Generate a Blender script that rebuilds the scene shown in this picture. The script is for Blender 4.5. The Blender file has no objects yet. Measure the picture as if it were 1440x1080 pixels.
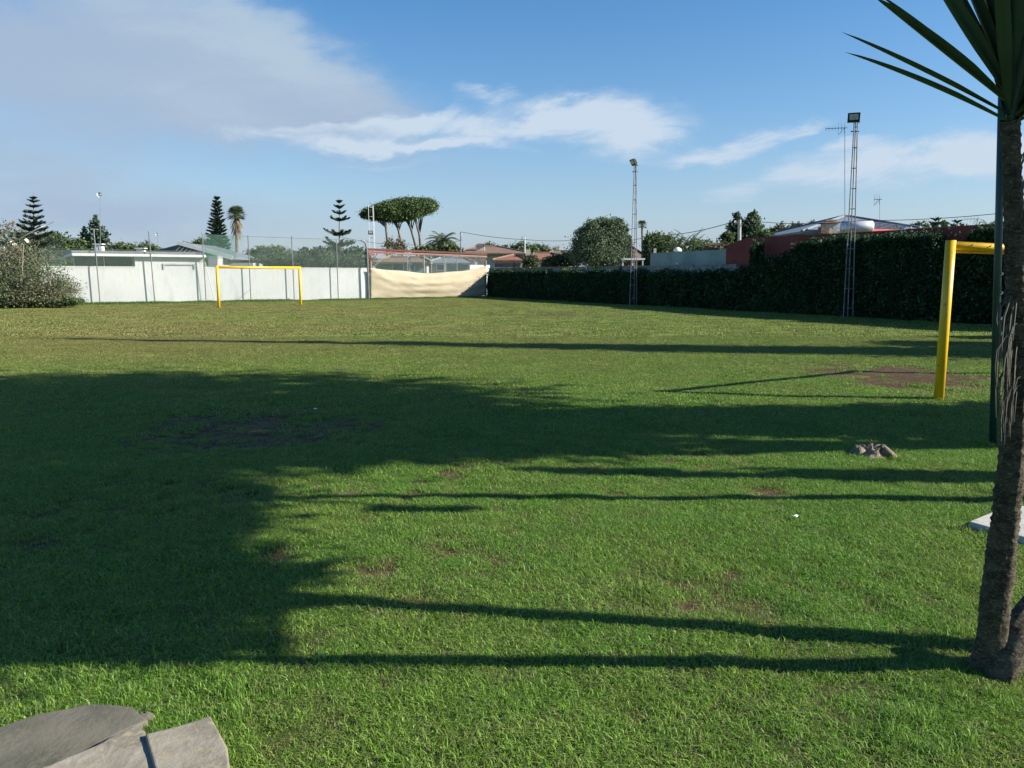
import bpy, math, random
import numpy as np
from mathutils import Vector, Matrix, Euler
rng = np.random.default_rng(7)
random.seed(7)
S = bpy.context.scene
R = math.radians
# ------------------------------------------------------------------ camera, sky, sun
HC, FPX, PITCH = 1.56, 1090.0, math.atan(152/1090)
cam = bpy.data.cameras.new('camera'); co = bpy.data.objects.new('camera', cam); S.collection.objects.link(co)
co.location = (0, 0, HC); co.rotation_euler = (math.pi/2 - PITCH, 0, 0)
cam.sensor_width = 36; cam.lens = 36*FPX/1440; cam.clip_start = .05; cam.clip_end = 3000
S.camera = co
SUN_EL, SUN_AZ = R(28.8), R(99.4)          # azimuth from +Y towards +X
TS = Vector((math.cos(SUN_EL)*math.sin(SUN_AZ), math.cos(SUN_EL)*math.cos(SUN_AZ), math.sin(SUN_EL)))
sd = bpy.data.lights.new('sun', 'SUN'); so = bpy.data.objects.new('sun', sd); S.collection.objects.link(so)
sd.energy = 5.0; sd.angle = R(.55); sd.color = (1, .93, .80)
so.rotation_euler = TS.to_track_quat('Z', 'Y').to_euler(); so.location = (30, -10, 40)
S.view_settings.view_transform = 'Standard'; S.view_settings.look = 'None'
S.view_settings.exposure = 1.1; S.view_settings.gamma = 1
try: S.cycles.use_denoising = True
except Exception: pass
S.cycles.max_bounces = 6; S.cycles.transparent_max_bounces = 8

def pixdir(px, py):
    u = (px-720)/FPX; v = (540-py)/FPX
    return u, math.cos(PITCH)+v*math.sin(PITCH), -math.sin(PITCH)+v*math.cos(PITCH)
def G(px, py, z=0):
    x, y, dz = pixdir(px, py); s = (z-HC)/dz
    return Vector((x*s, y*s, z))
def A(px, py, Y):
    x, y, dz = pixdir(px, py); s = Y/y
    return Vector((x*s, Y, HC+dz*s))
def pxm(Y): return Y/FPX                    # metres per photo pixel at depth Y

# world ------------------------------------------------------------
W = bpy.data.worlds.new('World'); S.world = W; W.use_nodes = True
nt = W.node_tree; nt.nodes.clear()
class NB:
    def __init__(s, nt): s.nt = nt
    def n(s, t, **k):
        nd = s.nt.nodes.new(t)
        for a, b in k.items(): setattr(nd, a, b)
        return nd
    def put(s, sock, v):
        if isinstance(v, bpy.types.NodeSocket): s.nt.links.new(v, sock)
        elif v is not None: sock.default_value = v
    def m(s, op, a, b=None, c=None, clamp=False):
        nd = s.n('ShaderNodeMath', operation=op, use_clamp=clamp)
        s.put(nd.inputs[0], a)
        if b is not None: s.put(nd.inputs[1], b)
        if c is not None: s.put(nd.inputs[2], c)
        return nd.outputs[0]
    def noise(s, vec, scale, detail=4, rough=.55, dist=0.0):
        nd = s.n('ShaderNodeTexNoise'); nd.inputs['Scale'].default_value = scale
        nd.inputs['Detail'].default_value = detail; nd.inputs['Roughness'].default_value = rough
        nd.inputs['Distortion'].default_value = dist
        if vec is not None: s.put(nd.inputs['Vector'], vec)
        return nd
    def ramp(s, f, pts):
        nd = s.n('ShaderNodeMapRange'); nd.interpolation_type = 'SMOOTHSTEP'
        s.put(nd.inputs['Value'], f)
        for i, v in zip((1, 2, 3, 4), pts): s.put(nd.inputs[i], v)
        return nd.outputs[0]
    def mix(s, f, a, b, bt='MIX'):
        nd = s.n('ShaderNodeMix', data_type='RGBA', blend_type=bt)
        s.put(nd.inputs['Factor'], f)
        for sk, v in ((nd.inputs[6], a), (nd.inputs[7], b)):
            s.put(sk, v if isinstance(v, bpy.types.NodeSocket) else (tuple(v)+(1,))[:4])
        return nd.outputs[2]
    def comb(s, x, y, z):
        nd = s.n('ShaderNodeCombineXYZ')
        for i, v in enumerate((x, y, z)): s.put(nd.inputs[i], v)
        return nd.outputs[0]
b = NB(nt)
out = b.n('ShaderNodeOutputWorld'); bg = b.n('ShaderNodeBackground')
sky = b.n('ShaderNodeTexSky', sky_type='NISHITA'); sky.sun_disc = False
sky.sun_elevation = SUN_EL; sky.sun_rotation = SUN_AZ; sky.air_density = 1.0; sky.dust_density = .5; sky.ozone_density = 2.5
tc = b.n('ShaderNodeTexCoord'); sep = b.n('ShaderNodeSeparateXYZ'); nt.links.new(tc.outputs['Generated'], sep.inputs[0])
az = b.m('ARCTAN2', sep.outputs[0], sep.outputs[1]); el = b.m('ARCSINE', sep.outputs[2])
wv = b.comb(b.m('MULTIPLY', az, 1.0), b.m('MULTIPLY', el, 2.2), 0.0)
wn = b.noise(wv, 7, 6, .6); wsep = b.n('ShaderNodeSeparateColor'); nt.links.new(wn.outputs['Color'], wsep.inputs[0])
azw = b.m('ADD', az, b.m('MULTIPLY', b.m('SUBTRACT', wsep.outputs[0], .5), .16))
elw = b.m('ADD', el, b.m('MULTIPLY', b.m('SUBTRACT', wsep.outputs[1], .5), .07))
fib = b.noise(b.comb(b.m('MULTIPLY', az, 5.0), b.m('ADD', b.m('MULTIPLY', el, 19.0), b.m('MULTIPLY', az, -2.0)), 3.0), 1.3, 8, .66, .9).outputs[0]
puf = b.noise(b.comb(b.m('MULTIPLY', az, 9.0), b.m('MULTIPLY', el, 22.0), 8.0), 1.4, 8, .6, .4).outputs[0]
def gauss(px, py, sx, sy, rot, amp):
    d = pixdir(px, py); l = math.sqrt(sum(t*t for t in d))
    a0, e0 = math.atan2(d[0], d[1]), math.asin(d[2]/l)
    c, s_ = math.cos(R(rot)), math.sin(R(rot))
    da = b.m('SUBTRACT', azw, a0); de = b.m('SUBTRACT', elw, e0)
    p = b.m('ADD', b.m('MULTIPLY', da, c/(sx/FPX)), b.m('MULTIPLY', de, s_/(sx/FPX)))
    q = b.m('ADD', b.m('MULTIPLY', da, -s_/(sy/FPX)), b.m('MULTIPLY', de, c/(sy/FPX)))
    r2 = b.m('ADD', b.m('MULTIPLY', p, p), b.m('MULTIPLY', q, q))
    return b.m('MULTIPLY', b.m('EXPONENT', b.m('MULTIPLY', r2, -1.0)), amp)
def gsum(L):
    t = None
    for g in L:
        v = gauss(*g); t = v if t is None else b.m('ADD', t, v)
    return t
wisp = gsum([(405, 187, 95, 12, -4, 1.05), (500, 206, 95, 8, 2, .9), (590, 170, 115, 16, 10, .9), (560, 230, 160, 8, 2, .35), (640, 207, 90, 8, -3, .85), (700, 185, 60, 16, 0, .7), (610, 150, 45, 12, 30, .6), (470, 175, 90, 6, 4, .4),
             (760, 172, 90, 22, 8, .75), (900, 163, 80, 27, 3, 1.1), (885, 200, 62, 22, 0, .95), (790, 160, 60, 16, 10, .7), (690, 128, 40, 8, -5, .6),
             (1040, 202, 65, 13, 10, .8), (985, 222, 45, 9, 5, .7), (1130, 186, 40, 6, 12, .6), (1120, 250, 130, 18, 8, .62), (1300, 232, 170, 22, 4, .85), (1440, 215, 100, 26, 3, .7), (1180, 212, 60, 9, 6, .5)])
wisp = b.ramp(b.m('MULTIPLY', wisp, b.m('SUBTRACT', b.m('MULTIPLY', fib, 3.3), .62)), (.15, 1.25, 0.0, .95))
veil = gsum([(40, 70, 300, 90, -8, 1.15), (330, 75, 190, 58, -22, 1.0), (300, 135, 260, 42, -5, .75), (480, 118, 95, 36, -25, .55), (30, 245, 190, 62, -10, .9), (170, 310, 330, 32, 0, .55), (1290, 240, 230, 24, 5, .4), (700, 240, 300, 30, 0, .25), (1000, 300, 700, 30, 0, .25)])
veil = b.ramp(b.m('MULTIPLY', veil, b.m('ADD', .62, b.m('MULTIPLY', puf, .72))), (.1, 1.35, 0.0, .93))
hz = b.m('MULTIPLY', b.m('EXPONENT', b.m('MULTIPLY', b.m('MAXIMUM', el, 0.0), -7.5)), .92)
hs = b.n('ShaderNodeHueSaturation'); hs.inputs['Saturation'].default_value = 1.34; hs.inputs['Value'].default_value = 1.08
nt.links.new(sky.outputs[0], hs.inputs['Color'])
c1 = b.mix(hz, hs.outputs[0], (2.45, 3.05, 4.3))
c1 = b.mix(veil, c1, (2.62, 3.32, 4.35))
soft = gsum([(400, 60, 160, 36, -26, .85), (230, 30, 190, 36, -12, .6), (230, 120, 190, 35, 5, .3), (60, 235, 160, 30, 0, .25), (330, 160, 120, 30, -8, .45)])
soft = b.ramp(b.m('MULTIPLY', soft, b.m('ADD', .25, b.m('MULTIPLY', fib, 1.5))), (.05, 1.1, 0.0, .75))
c1 = b.mix(soft, c1, (3.2, 4.05, 4.85))
c1 = b.mix(wisp, c1, (4.0, 4.75, 5.6))
nt.links.new(c1, bg.inputs[0]); bg.inputs[1].default_value = .0705
nt.links.new(bg.outputs[0], out.inputs[0])

# ------------------------------------------------------------------ helpers
def vnoise(x, y, seed=0):
    x = np.asarray(x, float); y = np.asarray(y, float)
    xi = np.floor(x).astype(np.int64); yi = np.floor(y).astype(np.int64); fx = x-xi; fy = y-yi
    fx = fx*fx*(3-2*fx); fy = fy*fy*(3-2*fy)
    def h(a, c):
        n = (a*374761393 + c*668265263 + seed*974634777) & 0xffffffff
        n = ((n ^ (n >> 13))*1274126177) & 0xffffffff
        return ((n ^ (n >> 16)) & 0xffff)/65535.0
    return (h(xi, yi)*(1-fx)+h(xi+1, yi)*fx)*(1-fy)+(h(xi, yi+1)*(1-fx)+h(xi+1, yi+1)*fx)*fy
def fbm(x, y, seed=0, o=4):
    t = 0; a = .5; tot = 0
    for i in range(o):
        t = t+a*vnoise(np.asarray(x)*2**i, np.asarray(y)*2**i, seed+i*17); tot += a; a *= .5
    return t/tot
class MB:
    def __init__(s): s.v = []; s.l = []; s.c = []; s.n = 0
    def add(s, V, F):
        V = np.asarray([tuple(p) for p in V] if not isinstance(V, np.ndarray) else V, float).reshape(-1, 3)
        for f in F: s.l.append(np.asarray(f)+s.n); s.c.append(np.array([len(f)]))
        s.v.append(V); s.n += len(V)
    def quads(s, Q):
        Q = np.asarray(Q, float); k = len(Q)
        s.v.append(Q.reshape(-1, 3)); s.l.append(np.arange(k*4)+s.n); s.c.append(np.full(k, 4)); s.n += k*4
    def grid(s, P, closed=False):                      # P: (m, n, 3)
        m, n = P.shape[:2]; idx = np.arange(m*n).reshape(m, n)+s.n
        if closed: idx = np.concatenate([idx, idx[:, :1]], 1)
        q = np.stack([idx[:-1, :-1], idx[:-1, 1:], idx[1:, 1:], idx[1:, :-1]], -1).reshape(-1, 4)
        s.v.append(P.reshape(-1, 3)); s.l.append(q.reshape(-1)); s.c.append(np.full(len(q), 4)); s.n += m*n
    def box(s, c, size, rz=0, M=None):
        x, y, z = (t/2 for t in size)
        V = [Vector((i*x, j*y, k*z)) for i in (-1, 1) for j in (-1, 1) for k in (-1, 1)]
        M = M or Matrix.Rotation(rz, 3, 'Z'); c = Vector(c)
        s.add([M @ v+c for v in V], [(0, 1, 3, 2), (4, 6, 7, 5), (0, 4, 5, 1), (2, 3, 7, 6), (0, 2, 6, 4), (1, 5, 7, 3)])
    def beam(s, p, q, w, h=None, up=(0, 0, 1)):
        p = Vector(p); q = Vector(q); d = (q-p); L = d.length; d.normalize(); up = Vector(up)
        if abs(d.dot(up)) > .99: up = Vector((1, 0, 0))
        sd_ = d.cross(up).normalized(); u2 = sd_.cross(d)
        M = Matrix((d, sd_, u2)).transposed(); s.box((p+q)/2, (L, w, h or w), M=M)
    def tube(s, path, rad, n=8, jit=0, cap=True):
        path = [Vector(p) for p in path]
        if not hasattr(rad, '__len__'): rad = [rad]*len(path)
        P = np.zeros((len(path), n, 3)); ref = Vector((0, 1, 0))
        for i, p in enumerate(path):
            t = (path[min(i+1, len(path)-1)]-path[max(i-1, 0)]).normalized()
            if abs(t.dot(ref)) > .95: ref = Vector((1, 0, 0)) if abs(t.x) < .9 else Vector((0, 0, 1))
            a = t.cross(ref).normalized(); c = a.cross(t)
            for k in range(n):
                th = 2*math.pi*k/n; r = rad[i]*(1+(random.uniform(-jit, jit) if jit else 0))
                P[i, k] = p+a*math.cos(th)*r+c*math.sin(th)*r
        base = s.n; s.grid(P, True)
        if cap:
            s.l.append(np.arange(n)[::-1]+base); s.c.append(np.array([n]))
            s.l.append(np.arange(n)+base+(len(path)-1)*n); s.c.append(np.array([n]))
    def build(s, name, m, parent=None, smooth=False, loc=None):
        V = np.concatenate(s.v) if s.v else np.zeros((0, 3))
        o0 = np.array(wloc(parent)) if parent else (np.array(loc) if loc is not None else np.zeros(3))
        V = V-o0
        me = bpy.data.meshes.new(name); L = np.concatenate(s.l).astype(np.int32); C = np.concatenate(s.c).astype(np.int32)
        me.vertices.add(len(V)); me.vertices.foreach_set('co', V.astype(np.float32).ravel())
        me.loops.add(len(L)); me.loops.foreach_set('vertex_index', L)
        me.polygons.add(len(C)); st = np.concatenate([[0], np.cumsum(C)[:-1]]).astype(np.int32)
        me.polygons.foreach_set('loop_start', st); me.polygons.foreach_set('loop_total', C)
        me.polygons.foreach_set('use_smooth', np.full(len(C), smooth))
        me.update(calc_edges=True); me.validate()
        if m: me.materials.append(m)
        o = bpy.data.objects.new(name, me); S.collection.objects.link(o)
        if parent: o.parent = parent
        elif loc is not None: o.location = loc
        return o
def wloc(o):
    v = Vector((0, 0, 0))
    while o: v += o.location; o = o.parent
    return v
def tag(o, label, cat, group=None, kind=None):
    if label: o['label'] = label
    if cat: o['category'] = cat
    if group: o['group'] = group
    if kind: o['kind'] = kind
    return o
def thing(name, label, cat, loc=(0, 0, 0), group=None):
    o = bpy.data.objects.new(name, None); S.collection.objects.link(o); o.location = loc; o.empty_display_size = .2
    return tag(o, label, cat, group)

MATS = {}
def mat(name, col, col2=None, scale=3, rough=.8, metal=0, spec=.35, bump=0, bscale=40, detail=6, isl=0, trans=0, thr=(.35, .65), vec='Object', stretch=None, bdist=.01, col3=None, c3=(.5, .66, .85, 4.3)):
    m = bpy.data.materials.new(name); m.use_nodes = True; t = m.node_tree; nb = NB(t)
    p = t.nodes['Principled BSDF']; p.inputs['Roughness'].default_value = rough; p.inputs['Metallic'].default_value = metal
    p.inputs['Specular IOR Level'].default_value = spec
    tcn = nb.n('ShaderNodeTexCoord').outputs['Object'] if vec == 'Object' else nb.n('ShaderNodeNewGeometry').outputs['Position']
    if stretch:
        mp = nb.n('ShaderNodeMapping'); mp.inputs['Scale'].default_value = stretch; t.links.new(tcn, mp.inputs[0]); tcn = mp.outputs[0]
    c = None
    if col2 is not None:
        f = nb.ramp(nb.noise(tcn, scale, detail).outputs[0], (thr[0], thr[1], 0., 1.)); c = nb.mix(f, col, col2)
    else:
        c = nb.mix(0.0, col, col)
    if col3 is not None:
        f = nb.ramp(nb.noise(tcn, scale*c3[3], detail, .7).outputs[0], (c3[0], c3[1], 0., c3[2])); c = nb.mix(f, c, col3)
    if isl:
        g = nb.n('ShaderNodeNewGeometry'); f = nb.m('ADD', 1-isl, nb.m('MULTIPLY', g.outputs['Random Per Island'], 2*isl))
        c = nb.mix(1.0, c, nb.comb(f, f, f), 'MULTIPLY')
    t.links.new(c, p.inputs['Base Color'])
    if bump:
        bn = nb.n('ShaderNodeBump'); bn.inputs['Strength'].default_value = bump; bn.inputs['Distance'].default_value = bdist
        t.links.new(nb.noise(tcn, bscale, 8, .65).outputs[0], bn.inputs['Height']); t.links.new(bn.outputs[0], p.inputs['Normal'])
    if trans:
        tr = nb.n('ShaderNodeBsdfTranslucent'); t.links.new(c, tr.inputs[0]); mx = nb.n('ShaderNodeMixShader'); mx.inputs[0].default_value = trans
        t.links.new(p.outputs[0], mx.inputs[1]); t.links.new(tr.outputs[0], mx.inputs[2]); t.links.new(mx.outputs[0], t.nodes['Material Output'].inputs[0])
    MATS[name] = m
    return m

M_white = mat('white_paint', (.54, .55, .56), (.40, .415, .41), .9, .85, thr=(.45, .75), stretch=(1.6, 1.6, .35), bump=.15, bscale=25, col3=(.49, .50, .51))
M_white2 = mat('white_trim', (.68, .69, .69), (.6, .61, .61), 1.2, .7)
M_yel = mat('yellow_paint', (.74, .46, .014), (.68, .40, .012), 2.2, .38, spec=.5, bump=.2, bscale=14, col3=(.22, .12, .035), c3=(.60, .66, .8, 6.0))
M_galv = mat('galvanised_steel', (.26, .28, .29), (.22, .23, .24), 3, .45, metal=.6)
M_lattice = mat('lattice_steel', (.30, .31, .33), (.16, .14, .13), 2.5, .6, metal=.35)
M_wire = mat('coated_wire', (.20, .30, .25), (.28, .34, .31), 2, .5)
M_netg = mat('green_net', (.02, .22, .13), (.03, .15, .09), 2, .7)
M_dark = mat('black_metal', (.02, .021, .024), (.035, .035, .035), 6, .45)
M_glass = mat('lamp_glass', (.55, .58, .6), (.4, .42, .45), 9, .15, spec=.8)
M_cloth = mat('cream_canvas', (.43, .375, .27), (.38, .325, .23), .9, .9, bump=.25, bscale=3, bdist=.03, col3=(.40, .345, .25))
M_red = mat('red_painted_steel', (.085, .020, .016), (.13, .03, .025), 1.5, .55)
M_pink = mat('faded_red_steel', (.24, .075, .065), (.18, .05, .04), 2.2, .6)
M_redwall = mat('red_render', (.23, .055, .045), (.17, .045, .038), .7, .9, bump=.2, bscale=15)
M_greywall = mat('grey_render', (.30, .36, .33), (.22, .27, .25), .8, .9, bump=.2, bscale=12)
M_cap = mat('tile_coping', (.30, .13, .09), (.24, .2, .17), 2.5, .85)
M_block = mat('pale_block_wall', (.32, .31, .28), (.24, .23, .21), 2.5, .9)
M_tile = mat('terracotta_tiles', (.24, .10, .065), (.18, .08, .055), 1.5, .85, stretch=(1, 1, 1), col3=(.27, .15, .10), bump=.6, bscale=7, bdist=.08)
M_tile2 = mat('brown_tiles', (.18, .12, .09), (.14, .09, .07), 1.5, .85, col3=(.23, .17, .13), bump=.6, bscale=7, bdist=.08)
M_roofg = mat('grey_roof', (.13, .145, .15), (.09, .1, .105), 1.5, .7, col3=(.17, .17, .17))
M_roofb = mat('slate_roof', (.17, .19, .22), (.12, .14, .16), 2, .6, col3=(.22, .24, .26))
M_cream = mat('cream_wall', (.55, .50, .40), (.46, .42, .34), 1.2, .9)
M_ochre = mat('ochre_wall', (.55, .40, .13), (.45, .32, .1), 1.2, .9)
M_greyb = mat('grey_house_wall', (.36, .36, .37), (.29, .29, .30), 1.2, .9)
M_win = mat('window_glass', (.03, .035, .04), (.06, .065, .07), 3, .1, spec=.7)
M_conc = mat('pale_concrete', (.42, .42, .40), (.33, .33, .31), 6, .9, bump=.4, bscale=60, bdist=.004, col3=(.27, .27, .24))
M_stone = mat('worn_kerb_stone', (.27, .245, .20), (.18, .165, .13), 7, .92, bump=.7, bscale=45, bdist=.006, col3=(.30, .26, .17))
M_moss = mat('mossy_concrete', (.135, .125, .098), (.075, .075, .055), 3.2, .92, bump=.5, bscale=55, bdist=.008, col3=(.14, .13, .095))
M_steel = mat('polished_tank', (.62, .64, .66), (.5, .52, .55), 2, .5, metal=.6)
M_pool = mat('dark_green_paint', (.025, .065, .05), (.018, .045, .036), 4, .4, spec=.5, bump=.1, bscale=30)
M_cable = mat('black_cable', (.03, .03, .035), None, rough=.6)
M_pole = mat('concrete_pole', (.42, .41, .38), (.34, .33, .3), 3, .9)
M_litter = mat('white_paper', (.75, .75, .73), (.6, .6, .6), 30, .7)
M_plastic = mat('white_plastic', (.8, .8, .8), None, rough=.4)
M_bark = mat('tree_bark', (.10, .085, .065), (.17, .15, .12), 2.5, .95, bump=.8, bscale=8, stretch=(1, 1, .3), bdist=.05)
M_barkp = mat('grey_pine_bark', (.13, .115, .105), (.20, .18, .165), 2.5, .95)
M_twig = mat('pale_twigs', (.20, .17, .135), (.27, .235, .20), 3, .9, isl=.3)
M_stump = mat('weathered_wood', (.27, .235, .18), (.16, .13, .095), 14, .9, bump=1, bscale=40, bdist=.015, stretch=(1, 1, .35), col3=(.10, .085, .07))
def leafmat(name, a, c, isl=.35, trans=.25, rough=.55, scale=.8, spec=.3): return mat(name, a, c, scale, rough, isl=isl, trans=trans, vec='Object', spec=spec)
L_dark = leafmat('dark_foliage', (.034, .064, .030), (.055, .088, .036))  # green lightened to paint in haze over the far trees
L_mid = leafmat('mid_foliage', (.058, .098, .034), (.092, .130, .045))  # lightened likewise, distant haze put into the leaf colour
L_olive = leafmat('olive_foliage', (.10, .115, .045), (.065, .085, .035))
L_grey = leafmat('grey_green_foliage', (.10, .15, .085), (.15, .19, .11), spec=.2, rough=.6)
L_norf = leafmat('blue_green_needles', (.050, .085, .058), (.070, .105, .068), trans=.1)  # needles lightened too, haze painted into their colour
L_pine = leafmat('pine_needles', (.075, .120, .036), (.055, .092, .032), trans=.12)
L_brown = leafmat('brownish_foliage', (.17, .14, .085), (.10, .105, .055))
L_shrub = leafmat('dusty_shrub_leaves', (.085, .125, .055), (.14, .145, .085), isl=.5)
L_palm = leafmat('palm_fronds', (.075, .11, .05), (.11, .13, .07), trans=.15)
L_palmd = leafmat('dry_fronds', (.22, .17, .11), (.16, .13, .09), trans=.1)
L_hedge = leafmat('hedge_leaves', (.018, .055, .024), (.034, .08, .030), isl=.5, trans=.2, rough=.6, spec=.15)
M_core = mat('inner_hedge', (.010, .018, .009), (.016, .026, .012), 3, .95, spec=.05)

# ------------------------------------------------------------------ ground
DIRT = []   # (x, y, rx, ry, rot, strength)
def dirt_px(x0, x1, y0, y1, st=1.0):
    c = G((x0+x1)/2, (y0+y1)/2); l = G(x0, (y0+y1)/2); r = G(x1, (y0+y1)/2); n_ = G((x0+x1)/2, y1); f = G((x0+x1)/2, y0)
    DIRT.append((c.x, (n_.y+f.y)/2, (r.x-l.x)/2, (f.y-n_.y)/2, st))
for a in [(1150, 1410, 512, 549, 1.5), (140, 560, 574, 640, 1.15), (350, 530, 584, 628, 1.1), (180, 330, 580, 612, 1.1), (485, 575, 787, 818, 1.2), (595, 655, 770, 790, .9), (370, 415, 766, 790, 1.0),
          (520, 575, 942, 972, .8), (925, 970, 835, 870, .55), (1040, 1120, 683, 704, .9), (930, 1010, 760, 790, .45), (330, 420, 1030, 1085, .75),
          (860, 910, 720, 738, .5), (590, 650, 800, 822, .45), (690, 750, 925, 950, .4), (1040, 1100, 1010, 1050, .5), (850, 940, 985, 1040, .45), (640, 880, 432, 452, .5), (250, 480, 430, 446, .45),
          (1050, 1160, 507, 528, .5), (1190, 1260, 632, 652, .4), (520, 640, 905, 925, .3), (300, 340, 1000, 1060, .5)]:
    dirt_px(*a)
def dirt(x, y):
    x = np.asarray(x, float); y = np.asarray(y, float); d = np.zeros_like(x)
    n1 = fbm(x*2.2, y*2.2, 3)-.5; n2 = fbm(x*9, y*9, 5)-.5
    for cx, cy, rx, ry, st in DIRT:
        r2 = ((x-cx)/rx)**2+((y-cy)/ry)**2
        d = np.maximum(d, st*np.exp(-r2*1.1)*(1+1.6*n1+1.4*n2))
    thin = np.clip((fbm(x*1.1, y*1.1, 11)-.47)*3.2, 0, .8)*np.clip((fbm(x*7, y*7, 12)-.35)*3.2, 0, 1)
    return np.clip(np.maximum(d, thin*.8), 0, 1)
def ground_z(x, y):
    x = np.asarray(x, float); y = np.asarray(y, float)
    f = np.clip((np.hypot(x, y)-1.0)/3, 0, 1)
    return (fbm(x*.35, y*.35, 21)-.5)*.05*f+(fbm(x*1.7, y*1.7, 22)-.5)*.03 - dirt(x, y)*.018
def axis(lo, hi, step, far_lo, far_hi, g=1.14):
    c = list(np.arange(lo, hi+step/2, step)); s = step; v = hi
    while v < far_hi: s *= g; v += s; c.append(v)
    s = step; v = lo
    while v > far_lo: s *= g; v -= s; c.insert(0, v)
    return np.array(c)
gx = axis(-9, 9, .09, -900, 900); gy = axis(1.2, 14, .09, -400, 1600)
GX, GY = np.meshgrid(gx, gy); GZ = ground_z(GX, GY)
GZ = np.where(np.hypot(GX, GY) > 120, -.0, GZ)
g = MB(); g.grid(np.stack([GX, GY, GZ], -1))
# lawn colour group, shared by soil and blades, from position in the field
def lawn_nodes(nb, pos, kind):
    sp = nb.n('ShaderNodeSeparateXYZ'); nb.put(sp.inputs[0], pos); y = sp.outputs[1]
    flat = nb.comb(sp.outputs[0], y, 0.0)
    big = nb.noise(flat, .16, 3).outputs[0]; med = nb.noise(flat, .9, 4).outputs[0]; sm = nb.noise(flat, 5.5, 4, .6).outputs[0]
    far = nb.ramp(y, (6.5, 19.0, 0.0, 1.0))
    lush = nb.ramp(nb.m('ADD', nb.m('MULTIPLY', big, .4), nb.m('MULTIPLY', med, .6)), (.36, .62, 0., 1.))
    near_c = nb.mix(lush, (.168, .285, .040), (.115, .268, .027))
    left = nb.ramp(sp.outputs[0], (-9.0, 7.0, 1.0, 0.0))
    far_c = nb.mix(left, (.168, .236, .042), (.235, .228, .066))
    far_c = nb.mix(nb.m('MULTIPLY', nb.ramp(med, (.4, .62, 0., 1.)), .35), far_c, (.15, .17, .048))
    c = nb.mix(nb.m('MULTIPLY', far, nb.m('ADD', .65, nb.m('MULTIPLY', nb.ramp(big, (.35, .6, 0., 1.)), .35))), near_c, far_c)
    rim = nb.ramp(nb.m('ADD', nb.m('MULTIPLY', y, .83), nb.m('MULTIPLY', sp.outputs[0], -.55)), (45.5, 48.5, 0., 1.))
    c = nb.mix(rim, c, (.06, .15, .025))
    dry = nb.ramp(sm, (.52, .72, 0., 1.))
    return nb.mix(nb.m('MULTIPLY', dry, nb.m('ADD', .24, nb.m('MULTIPLY', far, .1))), c, (.25, .215, .10))
m = bpy.data.materials.new('lawn_soil'); m.use_nodes = True; t = m.node_tree; nb = NB(t); p = t.nodes['Principled BSDF']
pos = nb.n('ShaderNodeNewGeometry').outputs['Position']
lc = lawn_nodes(nb, pos, 0)
att = nb.n('ShaderNodeAttribute'); att.attribute_name = 'dirt'
fine = nb.noise(pos, 38, 6, .7).outputs[0]; fine2 = nb.noise(pos, 9, 5, .6).outputs[0]
soil = nb.mix(nb.ramp(fine2, (.35, .65, 0., 1.)), (.052, .034, .019), (.082, .060, .035))
soil = nb.mix(nb.ramp(fine, (.5, .7, 0., .8)), soil, (.085, .05, .035))
spg = nb.n('ShaderNodeSeparateXYZ'); nb.put(spg.inputs[0], pos); nearf = nb.ramp(spg.outputs[1], (5.0, 16.0, .82, .35))
shaded_thatch = nb.mix(nearf, lc, (.030, .036, .014)); shaded_thatch = nb.mix(nb.m('MULTIPLY', nb.ramp(fine, (.5, .72, 0., 1.)), .45), shaded_thatch, (.13, .115, .055))  # near ground darkened to paint the shade in gaps between blades, plus straw flecks
df = nb.ramp(nb.m('ADD', att.outputs['Fac'], nb.m('MULTIPLY', nb.m('SUBTRACT', fine, .5), .5)), (.22, .62, 0., 1.))
c = nb.mix(df, shaded_thatch, soil)
t.links.new(c, p.inputs['Base Color']); p.inputs['Roughness'].default_value = .95; p.inputs['Specular IOR Level'].default_value = .1
bn = nb.n('ShaderNodeBump'); bn.inputs['Strength'].default_value = .8; bn.inputs['Distance'].default_value = .02
t.links.new(fine, bn.inputs['Height']); t.links.new(bn.outputs[0], p.inputs['Normal'])
ground = g.build('ground', m, smooth=True); tag(ground, None, None, kind='structure')
at = ground.data.attributes.new('dirt', 'FLOAT', 'POINT'); at.data.foreach_set('value', dirt(GX, GY).astype(np.float32).ravel())

# ------------------------------------------------------------------ grass (one stuff object, clumps instanced on a point cloud)
def grass_mat(name, dryness):
    m = bpy.data.materials.new(name); m.use_nodes = True; t = m.node_tree; nb = NB(t); p = t.nodes['Principled BSDF']
    ge = nb.n('ShaderNodeNewGeometry'); c = lawn_nodes(nb, ge.outputs['Position'], 1)
    pale = nb.ramp(nb.m('FRACT', nb.m('MULTIPLY', ge.outputs['Random Per Island'], 7.31)), (.80, .87, 0., .5)); c = nb.mix(pale, c, (.26, .29, .15))
    if dryness: c = nb.mix(dryness, c, (.30, .25, .135))
    f = nb.m('ADD', .42, nb.m('MULTIPLY', ge.outputs['Random Per Island'], 1.3))
    oi = nb.n('ShaderNodeObjectInfo'); f = nb.m('MULTIPLY', f, nb.m('ADD', .8, nb.m('MULTIPLY', oi.outputs['Random'], .4)))
    c = nb.mix(1.0, c, nb.comb(f, f, f), 'MULTIPLY'); t.links.new(c, p.inputs['Base Color'])
    p.inputs['Roughness'].default_value = .45; p.inputs['Specular IOR Level'].default_value = .17
    tr = nb.n('ShaderNodeBsdfTranslucent'); t.links.new(c, tr.inputs[0]); mx = nb.n('ShaderNodeMixShader'); mx.inputs[0].default_value = .38
    t.links.new(p.outputs[0], mx.inputs[1]); t.links.new(tr.outputs[0], mx.inputs[2]); t.links.new(mx.outputs[0], t.nodes['Material Output'].inputs[0])
    return m
GM = [grass_mat('grass_green', 0), grass_mat('grass_mixed', .3), grass_mat('grass_dry', .85)]
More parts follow.
